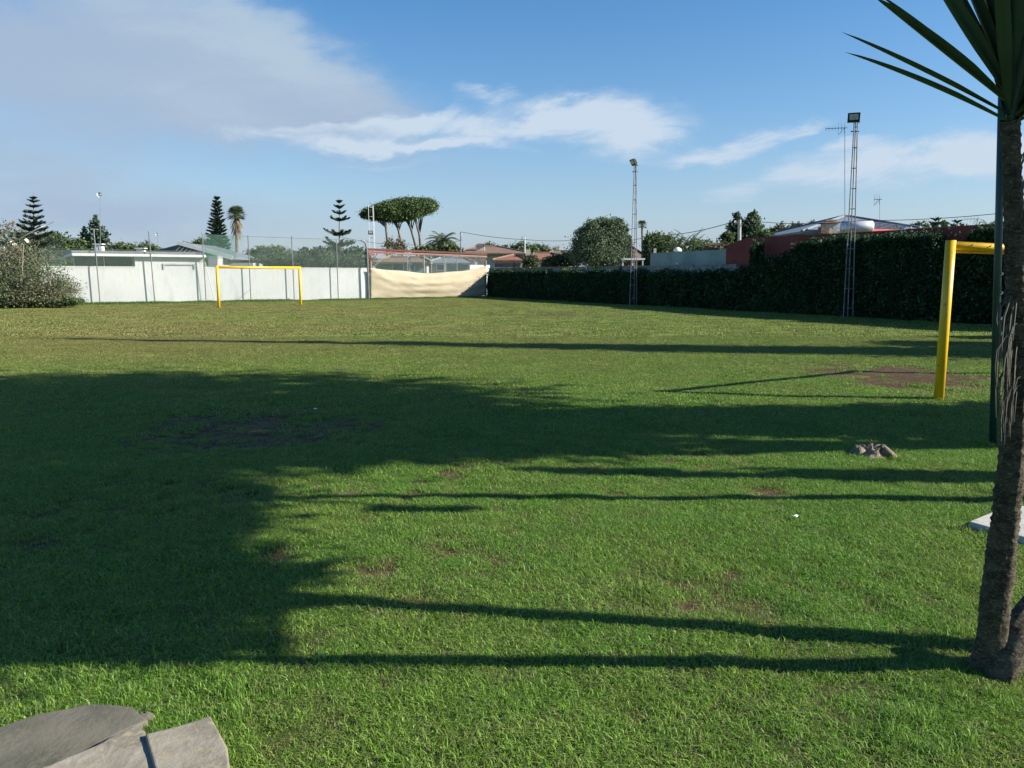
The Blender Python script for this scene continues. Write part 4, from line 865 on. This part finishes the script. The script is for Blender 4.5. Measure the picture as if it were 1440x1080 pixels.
pxtree('green_bush', 'green bush filling the foot of the spreading palm', 'bush', 612, 73, [(600, 353, 20, 7), (625, 352, 22, 8)], 2500, .25, L_mid)
treeline([(690, 343, 22, 'long green pine crown behind the brown hip roof'), (712, 345, 20, 'pine crown between the brown roof and the cream chimney'), (735, 341, 20, 'rounded pine crown behind the cream chimney'), (756, 343, 18, 'pine crown right of the cream chimney'), (775, 349, 16, 'lowest pine crown above the terracotta roof')], 112, L_pine, 'distant pine crowns', .26, 5200)
pxtree('round_bush', 'neat round olive bush in front of the cream chimney', 'bush', 746, 62, [(746, 371, 10.5, 11.5)], 4500, .12, L_olive, .1, clump=.12, inner=.1)
pxtree('green_bush', 'loose dark shrub mass left of the large grey-green tree', 'bush', 788, 60, [(780, 368, 16, 9), (800, 365, 15, 11), (772, 372, 10, 7)], 5000, .16, L_dark)
pxtree('large_tree', 'large bushy grey-green tree left of the smaller lattice mast', 'tree', 846, 58, [(843, 335, 22, 18), (824, 340, 15, 18), (864, 334, 15, 17), (846, 358, 34, 18), (814, 354, 11, 15), (877, 352, 11, 16), (860, 316, 12, 9), (835, 317, 11, 9), (848, 311, 8, 6), (874, 322, 9, 9), (818, 328, 8, 8), (883, 338, 6, 8), (809, 342, 5, 6), (870, 313, 6, 5)], 50000, .125, L_grey, .25, clump=.24, inner=.45)
palm('small distant fan palm on a thin trunk right of the smaller lattice mast', 903, 96, 317, 9, 30, kind='fan', trunk_r=.15)
pxtree('cypress', 'slim dark cypress column at the left end of the grey-green wall', 'cypress', 910, 54, [(910, 350, 4.5, 16), (910, 364, 6, 14)], 3500, .15, L_dark, .1)
pxtree('green_tree', 'rounded green tree above the left end of the grey-green wall', 'tree', 927, 58, [(922, 343, 16, 13), (937, 347, 14, 14), (928, 358, 22, 12)], 8000, .18, L_mid)
bl_ = thing('broadleaf_plant', 'tall ragged large-leaved plant behind the middle of the grey-green wall', 'tree', A(962, 400, 54)); mb = MB()
for k in range(70):
    a = random.uniform(0, 6.28); o = A(962+random.uniform(-20, 20), 350+random.uniform(-8, 6), 54+random.uniform(-1, 1)); frond(mb, o, a, R(random.uniform(20, 80)), random.uniform(.9, 1.9), 1.2, .22, 7)
mb.build('leaves', L_mid, bl_); mb = MB()
for k in (-12, -3, 8, 16): f = A(962+k, 352, 54); mb.tube([Vector((f.x, 54, 0)), f], .08, 6)
mb.build('trunk', M_bark, bl_)
treeline([(992, 337, 15, 'hazy green tree behind the right half of the grey-green wall'), (975, 345, 12, 'low shrub behind the large-leaved plant')], 84, L_grey, 'trees behind the grey-green wall')
pxtree('brownish_bush', 'small brownish bush at the right end of the grey-green wall', 'bush', 1008, 50, [(1004, 348, 12, 6), (1015, 346, 7, 7)], 2200, .14, L_brown)
for px, top, hw, lab in ((1037, 301, 15, 'dark pointed conifer behind the concrete utility pole'), (1058, 298, 16, 'bushier dark conifer right of the concrete utility pole')):
    Y = 58; base = A(px, 400, Y); base.z = 0; bl = [pxblob(px+random.uniform(-2, 2), top+4+i*6, Y, min(hw, hw*(.3+.14*i)), 5.5) for i in range(9)]
    tree('dark_conifer', lab, 'conifer', base, bl, 8000, .19, L_grey if px > 1050 else L_norf, .14, 'dark conifers by the red wall', clump=.3)
pxtree('green_bush', 'low green tree left of the pointed conifer above the red wall', 'bush', 1022, 56, [(1022, 335, 9, 8), (1075, 333, 14, 8)], 2600, .18, L_mid)
treeline([(1095, 316, 16, 'green tree above the left part of the red wall'), (1118, 314.5, 15, 'green tree above the middle of the red wall'), (1143, 313, 14, 'green tree left of the grey pyramid roof')], 78, L_olive, 'trees above the red wall')
treeline([(1296, 313, 18, 'green tree right of the grey pyramid roof'), (1322, 312, 16, 'green tree above the row of white studs'), (1346, 317, 16, 'green tree left of the dark green pole')], 70, L_mid, 'trees above the tall hedge')
norfolk('small pointed pine top above the tall hedge, right of the grey roof', 1316, 66, 303, [(308, 5, 4), (313, 9, 5), (319, 12, 6)], 'layered pines behind the field')
norfolk('small pointed pine top nearest the dark green pole', 1346, 66, 306, [(311, 5, 4), (316, 9, 5), (322, 12, 6)], 'layered pines behind the field')
palm('feathery palm behind the dark green pole above the hedge', 1392, 54, 322, 20, 26, droop=1.5)

# dusty shrub, far left
sb = A(38, 400, 38.5); sb.z = 0; root = thing('dusty_shrub', 'large dusty twiggy shrub on the grass at far left', 'shrub', sb)
bl = [pxblob(x_, y_, 38.5+d_, rx, ry) for x_, y_, rx, ry, d_ in ((20, 385, 34, 34, 0), (60, 398, 32, 28, -.4), (-25, 380, 40, 40, 0), (88, 408, 22, 20, .3), (35, 362, 26, 22, .5), (5, 415, 40, 18, -1), (75, 420, 30, 12, -.4))]
mb = MB()
for k in range(240):
    b_ = random.choice(bl); d = Vector(rand_dirs(1)[0]); e = Vector(b_[:3])+Vector((d.x*b_[3], d.y*b_[4], d.z*b_[5]))*random.uniform(.7, 1.18); st = Vector((sb.x+random.uniform(-1.6, 1.8), sb.y+random.uniform(-.6, .6), random.uniform(0, .5)))
    if e.z < .1: e.z = .1
    md_ = st.lerp(e, .5)+Vector((random.uniform(-.2, .2), random.uniform(-.2, .2), .15)); mb.tube([st, md_, e], [.018, .011, .004], 4, cap=False)
mb.build('stems', M_twig, root); c_ = MB(); c_.quads(cloud(bl, 30000, .085, clump=.2, inner=.5, per=16)); c_.build('foliage', L_shrub, root)
c_ = MB(); gb = [pxblob(x_, y_, 38, rx, ry) for x_, y_, rx, ry in ((10, 424, 30, 9), (50, 424, 30, 8), (88, 423, 22, 7), (105, 424, 14, 6))]; c_.quads(cloud(gb, 7000, .09)); c_.build('lower_leaves', L_mid, root)
mb = MB()
for (a_, c2) in (((30, 410), (33, 345)), ((30, 405), (45, 398)), ((-5, 404), (14, 407)), ((14, 407), (16, 418)), ((70, 400), (74, 380))): mb.tube([A(a_[0], a_[1], 37.4), A(c2[0], c2[1], 37.4)], .02, 5)
mb.build('bare_branch', M_twig, root)
pk = MB()
for px, py in ((12, 346), (22, 347), (36, 340), (8, 349), (24, 350), (17, 343)): c = A(px, py, 46); pk.box(c, (.25, .2, .3), M=Euler((random.random(), random.random(), random.random())).to_matrix())
pk.box(A(10, 362, 46.5), (1.6, .3, 1.2)); o = pk.build('pale_rubble', mat('pale_pink_stone', (.6, .45, .40), (.5, .4, .36), 3, .9), None, loc=A(15, 400, 46)); tag(o, 'pale pinkish masonry glimpsed over the dusty shrub at far left', 'masonry')

# ------------------------------------------------------------------ near objects
gp = thing('green_pole', 'tall dark green steel pole standing in the grass behind the leaning trunk', 'pole', G(1397, 624)); f = gp.location.copy(); tp = A(1411, 60, f.y)
mb = MB(); mb.tube([f-Vector((0, 0, .1)), f.lerp(tp, .5), tp], .032, 16); mb.build('shaft', M_pool, gp, True)
for py in (468, 448, 412, 385, 471+25): c = A(1398.5+(560-py)*.022+1.5, py, f.y-.02); mb = MB(); mb.tube([c+Vector((.020, -.01, -.012)), c+Vector((.038, -.012, 0)), c+Vector((.026, -.012, .014))], .006, 6); mb.build('clip', M_plastic, gp)
# yucca with trunk, sword leaves
YY = 2.98
def trunk_mesh(path, rads, nseg=36, sub=26, seed=1, rings=True):
    pts = []; rr = []
    for i in range(len(path)-1):
        for k in range(sub):
            t_ = k/sub; p0_, p1_, p2_, p3_ = path[max(i-1, 0)], path[i], path[i+1], path[min(i+2, len(path)-1)]
            pts.append(.5*((2*p1_)+(p2_-p0_)*t_+(2*p0_-5*p1_+4*p2_-p3_)*t_*t_+(3*p1_-p0_-3*p2_+p3_)*t_**3)); rr.append(rads[i]*(1-t_)+rads[i+1]*t_)
    pts.append(path[-1]); rr.append(rads[-1]); P = np.zeros((len(pts), nseg, 3)); n = len(pts)
    s_ = 0
    for i, p_ in enumerate(pts):
        t_ = (pts[min(i+1, n-1)]-pts[max(i-1, 0)]).normalized(); a = t_.cross(Vector((0, 1, 0))).normalized(); c = a.cross(t_); s_ = p_.z
        for k in range(nseg):
            th = 2*math.pi*k/nseg; cx_, sx_ = math.cos(th), math.sin(th)
            nz = .20*(float(fbm(cx_*2.2+5, sx_*2.2+s_*4, seed))-.5)+.09*(float(vnoise(cx_*7+9+sx_*3, s_*42, seed+2))-.5)+.12*(float(vnoise(cx_*11+sx_*6, s_*9, seed+4))-.5)
            ring = (.14*(1 if (s_*30+1.5*float(vnoise(th*2.2, s_*6, seed+6))) % 1 < .3 else 0)*float(vnoise(th*6, s_*30, seed+7)) if rings and s_ > .25 else 0); r = rr[i]*(1+nz+ring); P[i, k] = p_+a*cx_*r+c*sx_*r
    return P
def yleaf(mb, o, d, L_, w, curve, roll=0, n=12):
    d = Vector(d).normalized(); side = d.cross(Vector((0, 0, 1))); side = side.normalized() if side.length > .05 else Vector((1, 0, 0)); side = Matrix.Rotation(roll, 3, d) @ side
    P = np.zeros((n+1, 5, 3)); p_ = Vector(o); st = L_/n
    for i in range(n+1):
        t_ = i/n; ww = w*(.42+.58*min(1, t_/.35))*(max(0, 1-((t_-.45)/.55)**2 if t_ > .45 else 1))**.75+.0008; up = side.cross(d).normalized()
        for k, q in enumerate((-1, -.5, 0, .5, 1)): P[i, k] = p_+side*ww*.5*q+up*ww*.22*abs(q)**1.3
        nd = (d+Vector((0, 0, -curve/n))).normalized(); p_ = p_+d*st; d = nd
    mb.grid(P)
M_yuc = bpy.data.materials.new('yucca_leaf'); M_yuc.use_nodes = True; t = M_yuc.node_tree; nb = NB(t); p = t.nodes['Principled BSDF']
ge = nb.n('ShaderNodeNewGeometry'); tcn = nb.n('ShaderNodeTexCoord').outputs['Object']; c = nb.mix(nb.ramp(nb.noise(tcn, 5, 4).outputs[0], (.35, .65, 0., 1.)), (.020, .050, .028), (.034, .070, .040))
f = nb.m('ADD', .7, nb.m('MULTIPLY', ge.outputs['Random Per Island'], .6)); c = nb.mix(1.0, c, nb.comb(f, f, f), 'MULTIPLY'); t.links.new(c, p.inputs['Base Color']); p.inputs['Roughness'].default_value = .33; p.inputs['Specular IOR Level'].default_value = .55
tr = nb.n('ShaderNodeBsdfTranslucent'); t.links.new(c, tr.inputs[0]); mx = nb.n('ShaderNodeMixShader'); mx.inputs[0].default_value = .03; t.links.new(p.outputs[0], mx.inputs[1]); t.links.new(tr.outputs[0], mx.inputs[2]); t.links.new(mx.outputs[0], t.nodes['Material Output'].inputs[0])
M_ybark = mat('yucca_bark', (.105, .092, .068), (.042, .038, .030), 16, .95, bump=1.0, bscale=55, bdist=.014, stretch=(1, 1, 1.8), col3=(.23, .19, .135), vec='Object', spec=.12)
M_dry = mat('dry_leaf', (.12, .115, .09), (.06, .057, .042), 9, .85, isl=.4)
def yucca(label, path, rads, seed, explicit=(), n=60, Lf=.8, minel=22, noleft=False, skirt=None, forks=()):
    foot = Vector((path[0].x, path[0].y, 0)); root = thing('yucca', label, 'yucca', foot, 'yuccas at the right edge'); mb = MB(); mb.grid(trunk_mesh(path, rads, seed=seed), True)
    for fp, frd in forks: mb.grid(trunk_mesh(fp, frd, seed=seed+3), True)
    mb.build('trunk', M_ybark, root, True); heads = [path[-1]]+[fp[-1] for fp, _ in forks]; lf = MB(); rn = random.Random(seed)
    for hi_, head in enumerate(heads):
        for (tipx, tipy, tY, bz, w, cu) in (explicit if hi_ == 0 else ()):
            tip = A(tipx, tipy, tY); o = head+Vector((-.012, -.01, bz)); d = tip-o; L_ = d.length; yleaf(lf, o, d+Vector((0, 0, cu*L_*.42)), L_*1.02, w, cu, roll=rn.uniform(-.3, .3))
        for k in range(n):
            for _ in range(30):
                a = (k*2.399+rn.uniform(-.3, .3)) if _ == 0 else rn.uniform(0, 6.283); e = R(rn.uniform(minel, 88)); d = Vector((math.cos(a)*math.cos(e), math.sin(a)*math.cos(e), math.sin(e)))
                if noleft and hi_ == 0 and ((d.x < .16 and d.z < .96) or d.x < -.1): continue
                break
            yleaf(lf, head+Vector((d.x*.03, d.y*.03, -.02+.12*k/n)), d, Lf*rn.uniform(.75, 1.1), rn.uniform(.042, .058), rn.uniform(.0, .35)*(1-d.z*.6), roll=rn.uniform(-.4, .4))
    lf.build('leaves', M_yuc, root, True)
    if skirt:
        dl = MB()
        for (hx, hy, n_, Ls) in skirt:
            for k in range(n_):
                Yk = 2.93-.26*A(hx, hy, 2.6).z if hx < 1440 else YY; o = A(hx+rn.uniform(-3, 9), hy+rn.uniform(-45, 25), Yk+rn.uniform(-.05, .03)); a = rn.uniform(1.9, 4.4); L_ = Ls*rn.uniform(.5, 1.15)
                w_ = rn.uniform(.02, .058); ou = Vector((math.cos(a), math.sin(a)*.6, 0)); pts = [o, o+ou*w_*.55-Vector((0, 0, L_*.03)), o+ou*w_-Vector((0, 0, L_*.3)), o+ou*w_*1.02-Vector((0, 0, L_*.65)), o+ou*w_*.85-Vector((0, 0, L_))]
                dl.tube(pts, [.0016, .0024, .0022, .0016, .0006], 3, cap=False)
        dl.build('dead_leaves', M_dry, root)
    return root
tpx = [(1389, 950), (1391, 925), (1396, 880), (1405, 800), (1415, 720), (1424, 640), (1430, 560), (1431, 480), (1430, 400), (1427, 320), (1423, 240), (1420.5, 168)]
tr_ = [.090, .062, .051, .048, .045, .042, .038, .033, .030, .028, .026, .025]
path = []
for x_, y_ in tpx:
    Yq = 2.93
    for _ in range(8): Yq = 2.93-.26*max(0, A(x_, y_, Yq).z)
    path.append(A(x_, y_, Yq))
path[0].z = -.03
EXPL = [(1188, 47, 2.35, .01, .038, .04), (1193, 74, 2.42, -.01, .036, .12), (1231, -3, 2.3, .04, .056, .02), (1238, -6, 2.5, .05, .04, -.02), (1286, -75, 2.3, .06, .050, .0), (1303, -90, 2.4, .06, .046, .03), (1322, -110, 2.28, .08, .052, 0), (1296, -60, 2.6, .05, .054, 0), (1350, -135, 2.35, .08, .052, 0), (1372, -140, 2.2, .08, .050, 0), (1336, -120, 2.5, .03, .050, 0), (1392, -150, 2.28, .05, .054, 0), (1412, -150, 2.4, .09, .052, 0), (1432, -160, 2.2, .1, .052, 0), (1450, -150, 2.3, .1, .052, 0), (1470, -130, 2.25, .08, .052, 0), (1500, -100, 2.35, .06, .052, 0), (1402, -130, 2.1, .02, .036, 0)]
yucca('leaning yucca trunk with sword leaves at the right edge of the lawn', path, tr_, 3, EXPL, n=74, Lf=.62, noleft=True, skirt=((1427, 455, 30, .24), (1428, 520, 46, .20)))
p2 = [A(x_, y_, 3.06) for x_, y_ in ((1486, 935), (1486, 880), (1482, 760), (1478, 640), (1476, 500), (1474, 380), (1472, 260), (1472, 150))]; p2[0].z = -.03
yucca('second yucca trunk half cut off by the right edge of the photo', p2, [.10, .07, .055, .05, .045, .045, .042, .038], 11, n=95, Lf=.72, noleft=True, skirt=((1446, 240, 14, .3),))
# thick root / stump lump between the trunks
mb = MB(); Pr = []
pr = [A(1400, 968, 2.86), A(1412, 935, 2.86), A(1432, 890, 2.9), A(1458, 845, 2.96)]; pr[0].z = -.04
mb.grid(trunk_mesh(pr, [.045, .06, .062, .045], seed=21, rings=False), True); o = mb.build('gnarled_root', M_ybark, None, True, loc=Vector((pr[0].x, pr[0].y, 0))); tag(o, 'gnarled root swelling out of the ground between the yucca trunks', 'root')

# concrete slab right
mb = MB(); pts = [G(1362, 745), G(1408, 725.5), G(1500, 716), G(1580, 760), G(1440, 768)]; V = [q+Vector((0, 0, .055)) for q in pts]+[q-Vector((0, 0, .05)) for q in pts]; n_ = len(pts)
mb.add(V, [tuple(range(n_))[::-1], tuple(range(n_, 2*n_))]+[(i, (i+1) % n_, (i+1) % n_+n_, i+n_) for i in range(n_)]); o = mb.build('concrete_slab', M_conc, None, loc=G(1440, 745)); tag(o, 'pale flat concrete slab in the grass behind the leaning yucca trunk', 'slab')
bv = o.modifiers.new('bevel', 'BEVEL'); bv.width = .006; bv.segments = 2
# stump
st = G(1224, 640); mb = MB(); nu, nv = 36, 14; Ps = np.zeros((nv, nu, 3)); hs_ = .075
for i in range(nv):
    v = i/(nv-1)
    for k in range(nu):
        th = 2*math.pi*k/nu; lob = 1+.22*math.sin(3*th+.6)+.12*math.sin(7*th); fl = 1+.75*(1-v)**3*(1+.5*math.sin(5*th)); r = .095*lob*fl*(1+.15*(vnoise(th*6, v*3, 6)-.5))
        zt_ = hs_*(1+.25*math.cos(th-.4)+.22*(vnoise(th*5, 2, 9)-.5)); x_, y_ = r*1.15*math.cos(th), r*.9*math.sin(th)
        Ps[i, k] = (st.x+x_, st.y+y_, -.02+(zt_+.02)*v**.8)
mb.grid(Ps, True); top = []
for i in range(6):
    f_ = 1-i/5.0; top.append(Ps[-1]*0+np.array([st.x, st.y, 0])*(1-f_)+Ps[-1]*f_); top[-1][:, 2] = Ps[-1][:, 2]*(.5+.5*f_)-.035*(1-f_)+.012*np.sin(np.arange(nu)*1.7+i*2)*f_*(1-f_)*4
mb.grid(np.array(top), True); o = mb.build('tree_stump', M_stump, None, False, loc=st); tag(o, 'low weathered tree stump in the grass below the near goal post', 'stump')
mb = MB(); 
for (a, l_) in ((.2, .23), (5.6, .25), (3.6, .2), (2.6, .19), (4.6, .15)): mb.tube([st+Vector((math.cos(a)*.1, math.sin(a)*.08, .06)), st+Vector((math.cos(a)*l_*.7, math.sin(a)*l_*.5, .03)), st+Vector((math.cos(a)*l_, math.sin(a)*l_*.8, -.02))], [.04, .028, .012], 7, jit=.12)
q = mb.build('root_flare', M_stump, o, True)
# broken concrete, bottom left
def rock(name, label, cat, poly, h, m_, seed, tilt=0, edge=.02, am=1.0):
    xs = [G(q[0], q[1], h) for q in poly]; xs = [Vector((q.x, q.y, 0)) for q in xs]; cx_ = sum(q.x for q in xs)/len(xs); cy_ = sum(q.y for q in xs)/len(xs); c = Vector((cx_, cy_, 0)); nR, nT = 26, 150; P_ = np.zeros((nR, nT, 3)); seg = []; tot = 0
    for i in range(len(xs)): d = (xs[(i+1) % len(xs)]-xs[i]).length; seg.append((tot, d)); tot += d
    for k in range(nT):
        s_ = tot*k/nT
        for i, (s0, d) in enumerate(seg):
            if s0 <= s_ <= s0+d+1e-9: e = xs[i].lerp(xs[(i+1) % len(xs)], (s_-s0)/d); break
        jag = 1+edge*3*(float(fbm(s_*9, seed, seed))-.5)
        for j in range(nR):
            f_ = j/(nR-1)
            if f_ < .72: rr, z = f_/.72*.965, h
            elif f_ < .82: q = (f_-.72)/.1; rr, z = .965+.035*math.sin(q*math.pi/2), h-h*.14*(1-math.cos(q*math.pi/2))
            else: q = (f_-.82)/.18; rr, z = 1+.02*q, h*.86*(1-q)-.06*q
            x_ = c.x+(e.x-c.x)*rr*(jag if rr > .5 else 1+(jag-1)*rr*2); y_ = c.y+(e.y-c.y)*rr*(jag if rr > .5 else 1+(jag-1)*rr*2)
            n1 = float(fbm(x_*7, y_*7, seed))-.5; n2 = float(fbm(x_*38, y_*38, seed+1))-.5; cr = -.014 if abs(float(fbm(x_*4.2, y_*4.2, seed+9))-.5) < .013 else 0
            P_[j, k] = (x_+.01*n2*(f_ > .8), y_+.01*n1*(f_ > .8), z+(am*(n1*.022+n2*.010)+cr*0+tilt*(x_-c.x))*(1 if z > 0 else 0))
    mb = MB(); mb.grid(P_, True); o = mb.build(name, m_, None, True, loc=c); tag(o, label, cat, None); return o
rock('mossy_slab', 'dark mossy concrete slab half sunk in the grass at bottom left', 'slab', [(-70, 1050), (0, 1021), (55, 1003), (128, 989), (185, 993), (208, 1012), (160, 1034), (110, 1062), (60, 1082), (20, 1110), (-80, 1140)], .03, M_moss, 5, edge=.012, am=.3)
rock('kerb_stone', 'broken pale kerb stone with squared end at bottom left', 'stone', [(204, 1031), (245, 1022), (296, 1006), (320, 1050), (324, 1085), (250, 1105), (221, 1092)], .085, M_stone, 9, edge=.012, am=.22)
rock('kerb_stone', 'cracked pale stone wedge between the mossy slab and the squared kerb stone', 'stone', [(34, 1088), (95, 1064), (130, 1050), (160, 1034), (190, 1020), (203, 1028), (216, 1052), (232, 1110), (120, 1160), (30, 1140)], .07, M_stone, 14, edge=.03, am=.4)
for (x_, y_, s_, lab) in ((203, 1014, .022, 'small worn rubble lump at the tip of the mossy slab'),):
    c = G(x_, y_); mb = MB(); Pb = np.zeros((7, 10, 3))
    for i in range(7):
        for k in range(10): a, e = k*.628, -1.4+2.8*i/6; r = s_*(1+.5*(vnoise(k*1.3, i*1.1, int(x_))-.5)); Pb[i, k] = (c.x+r*1.5*math.cos(a)*math.cos(e), c.y+r*math.sin(a)*math.cos(e), .014+r*.8*math.sin(e))
    mb.grid(Pb, True); o = mb.build('rubble', M_moss, None, loc=c); tag(o, lab, 'stone')
# litter
for (x_, y_, s_, lab) in ((1118, 735, .018, 'small crumpled white paper scrap on the open lawn'), (443, 580, .022, 'tiny white scrap on the shaded bare patch')):
    c = G(x_, y_); mb = MB(); Pb = np.zeros((6, 8, 3))
    for i in range(6):
        for k in range(8): a, e = k*.785, -1.3+2.6*i/5; r = s_*(1+.8*(vnoise(k*1.7, i*1.9, int(x_))-.5)); Pb[i, k] = (c.x+r*math.cos(a)*math.cos(e), c.y+r*.7*math.sin(a)*math.cos(e), .045+r*.4*math.sin(e))
    mb.grid(Pb, True); o = mb.build('paper_scrap', M_litter, None, loc=c); tag(o, lab, 'litter', 'white scraps on the lawn')

# ------------------------------------------------------------------ trees beyond the right edge, whose shadows cross the lawn
K = 1/math.tan(SUN_EL); SH = Vector((-TS.x, -TS.y, 0)).normalized()
def cast(px, py, h, r, rz=None, ry=None):            # a blob at height h whose shadow centre falls at the ground point seen at (px, py)
    g_ = G(px, py); c = g_-SH*(h*K); return (c.x, c.y, h, r, ry or r, rz or r)
def caster(label, base, bl, n, size, lm, tr, group='trees beyond the right edge', name='broad_tree', **k):
    return tree(name, label, 'tree', base, bl, n, size, lm, tr, group, **k)
bl = [cast(230, 566, 8.4, 2.4, 2.0, 2.6), cast(-250, 580, 8.8, 2.4, 2.0, 2.6), cast(560, 590, 7.0, 1.2, 1.1, 1.35), cast(640, 610, 6.6, 1.0, .8, 1.0), cast(120, 640, 7.2, 1.2, 1.0, 1.1), cast(400, 636, 6.6, .7, .6, .6), cast(700, 622, 6.0, .6, .4, .5)]
bx = cast(250, 590, 8, 1)
caster('tall spreading tree beyond the right edge that shades the left of the lawn', (bx[0], bx[1]+.75, 0), bl, 30000, .22, L_mid, .22)
bl = [cast(x_, y_, h_, r_, rz_, ry_) for x_, y_, h_, r_, rz_, ry_ in ((1340, 592, 3.6, 1.0, .42, .88), (1120, 592, 4.2, .9, .42, .85), (930, 590, 4.9, .8, .4, .62), (1550, 586, 3.2, 1.2, .45, .8))]
caster('lower dense tree beyond the right edge, behind the near goal mouth', (9.6, 7.2, 0), bl, 26000, .16, L_mid, .12, simple=True)
bl = [cast(1290, 671, 2.9, .8, .18, .13), cast(1120, 670, 3.1, .6, .10, .06), cast(980, 669, 3.4, .5, .08, .05), cast(830, 664, 3.7, .5, .12, .08)]
caster('narrow leafy shrub beyond the right edge near the concrete slab', (7.4, 5.25, 0), bl, 9000, .11, L_mid, .05, simple=True, name='leafy_shrub')
bl = [cast(60, 700, 4.0, .9, .55, .6), cast(-140, 730, 4.3, .9, .6, .7), cast(230, 690, 3.7, .5, .35, .35), cast(590, 719, 3.2, .30, .10, .08)]
sb_ = G(1500, 703); caster('slender round headed tree beyond the right edge with thin straight trunk', (sb_.x, sb_.y, 0), bl, 16000, .11, L_mid, .05, fork=.9) if 0 else None
rt = thing('broad_tree', 'slender round headed tree beyond the right edge with thin straight trunk', 'tree', sb_, 'trees beyond the right edge'); mb = MB()
c_ = Vector(bl[0][:3]); mb.tube([sb_-Vector((0, 0, .1)), sb_.lerp(c_, .5), c_], [.07, .055, .04], 8)
for q in bl[1:]: mb.tube([sb_.lerp(c_, .8), Vector(q[:3])], [.035, .02], 6)
mb.build('trunk', M_bark, rt, True); mb = MB(); mb.quads(cloud(bl, 16000, .11)); mb.build('crown', L_mid, rt)
bl = [cast(0, 775, 3.9, .95, .55, .55), cast(-60, 860, 3.6, .75, .42, .36), cast(200, 735, 3.8, .5, .35, .28), cast(160, 850, 3.5, .5, .3, .24), cast(330, 812, 3.3, .34, .2, .14), cast(-260, 930, 3.4, .5, .3, .22), cast(120, 915, 3.2, .4, .2, .12), cast(260, 900, 3.1, .3, .14, .08)]
bs = Vector((bl[0][0]+.5, 2.67, 0)); caster('round bushy tree beyond the right edge just behind the yuccas', (bs.x, bs.y, 0), bl, 24000, .10, L_mid, .05, simple=True)
# cypress with long tapering shadow
cb = G(1820, 503); H = 14.6
f0 = G(40, 474); 
cyp = [(cb.x, cb.y, z, max(.16, 1.35*(1-(z/H)**.9)), max(.16, 1.35*(1-(z/H)**.9)), .8) for z in np.arange(1.0, H, .75)]
tree('tall_cypress', 'tall slim cypress beyond the right edge whose shadow crosses the field', 'cypress', cb, cyp, 26000, .16, L_dark, .18, 'trees beyond the right edge', clump=.3)
bl = [cast(1350, 485, 2.6, 1.0, .8, .7), cast(1390, 476, 2.2, .8, .5, .4)]
caster('low shrub beyond the right edge behind the goal', (bl[0][0]+.5, bl[0][1], 0), bl, 6000, .14, L_mid, .08, name='leafy_shrub')
# more yuccas of the same clump, out of frame
def ypath(x, y, h, lean=(0, 0)): return [Vector((x+lean[0]*t_**1.5, y+lean[1]*t_**1.5, -.03+(h+.03)*t_)) for t_ in (0, .06, .25, .5, .75, 1)]
def yfork(x, y, h, e): return [Vector(v) for v in ((x, y, h), (x+(e[0])*.5, y+e[1]*.5, h+(e[2]-h)*.5), (x+e[0], y+e[1], e[2]))]
yr = [.10, .07, .055, .05, .045, .04]
yucca('short branching yucca beyond the right edge of the clump', ypath(2.75, 2.95, 2.8, (.2, -.02)), yr, 31, n=80, Lf=.62, minel=-5, forks=((yfork(2.85, 2.93, 1.5, (.3, .0, 2.4)), [.05, .045, .04]),))
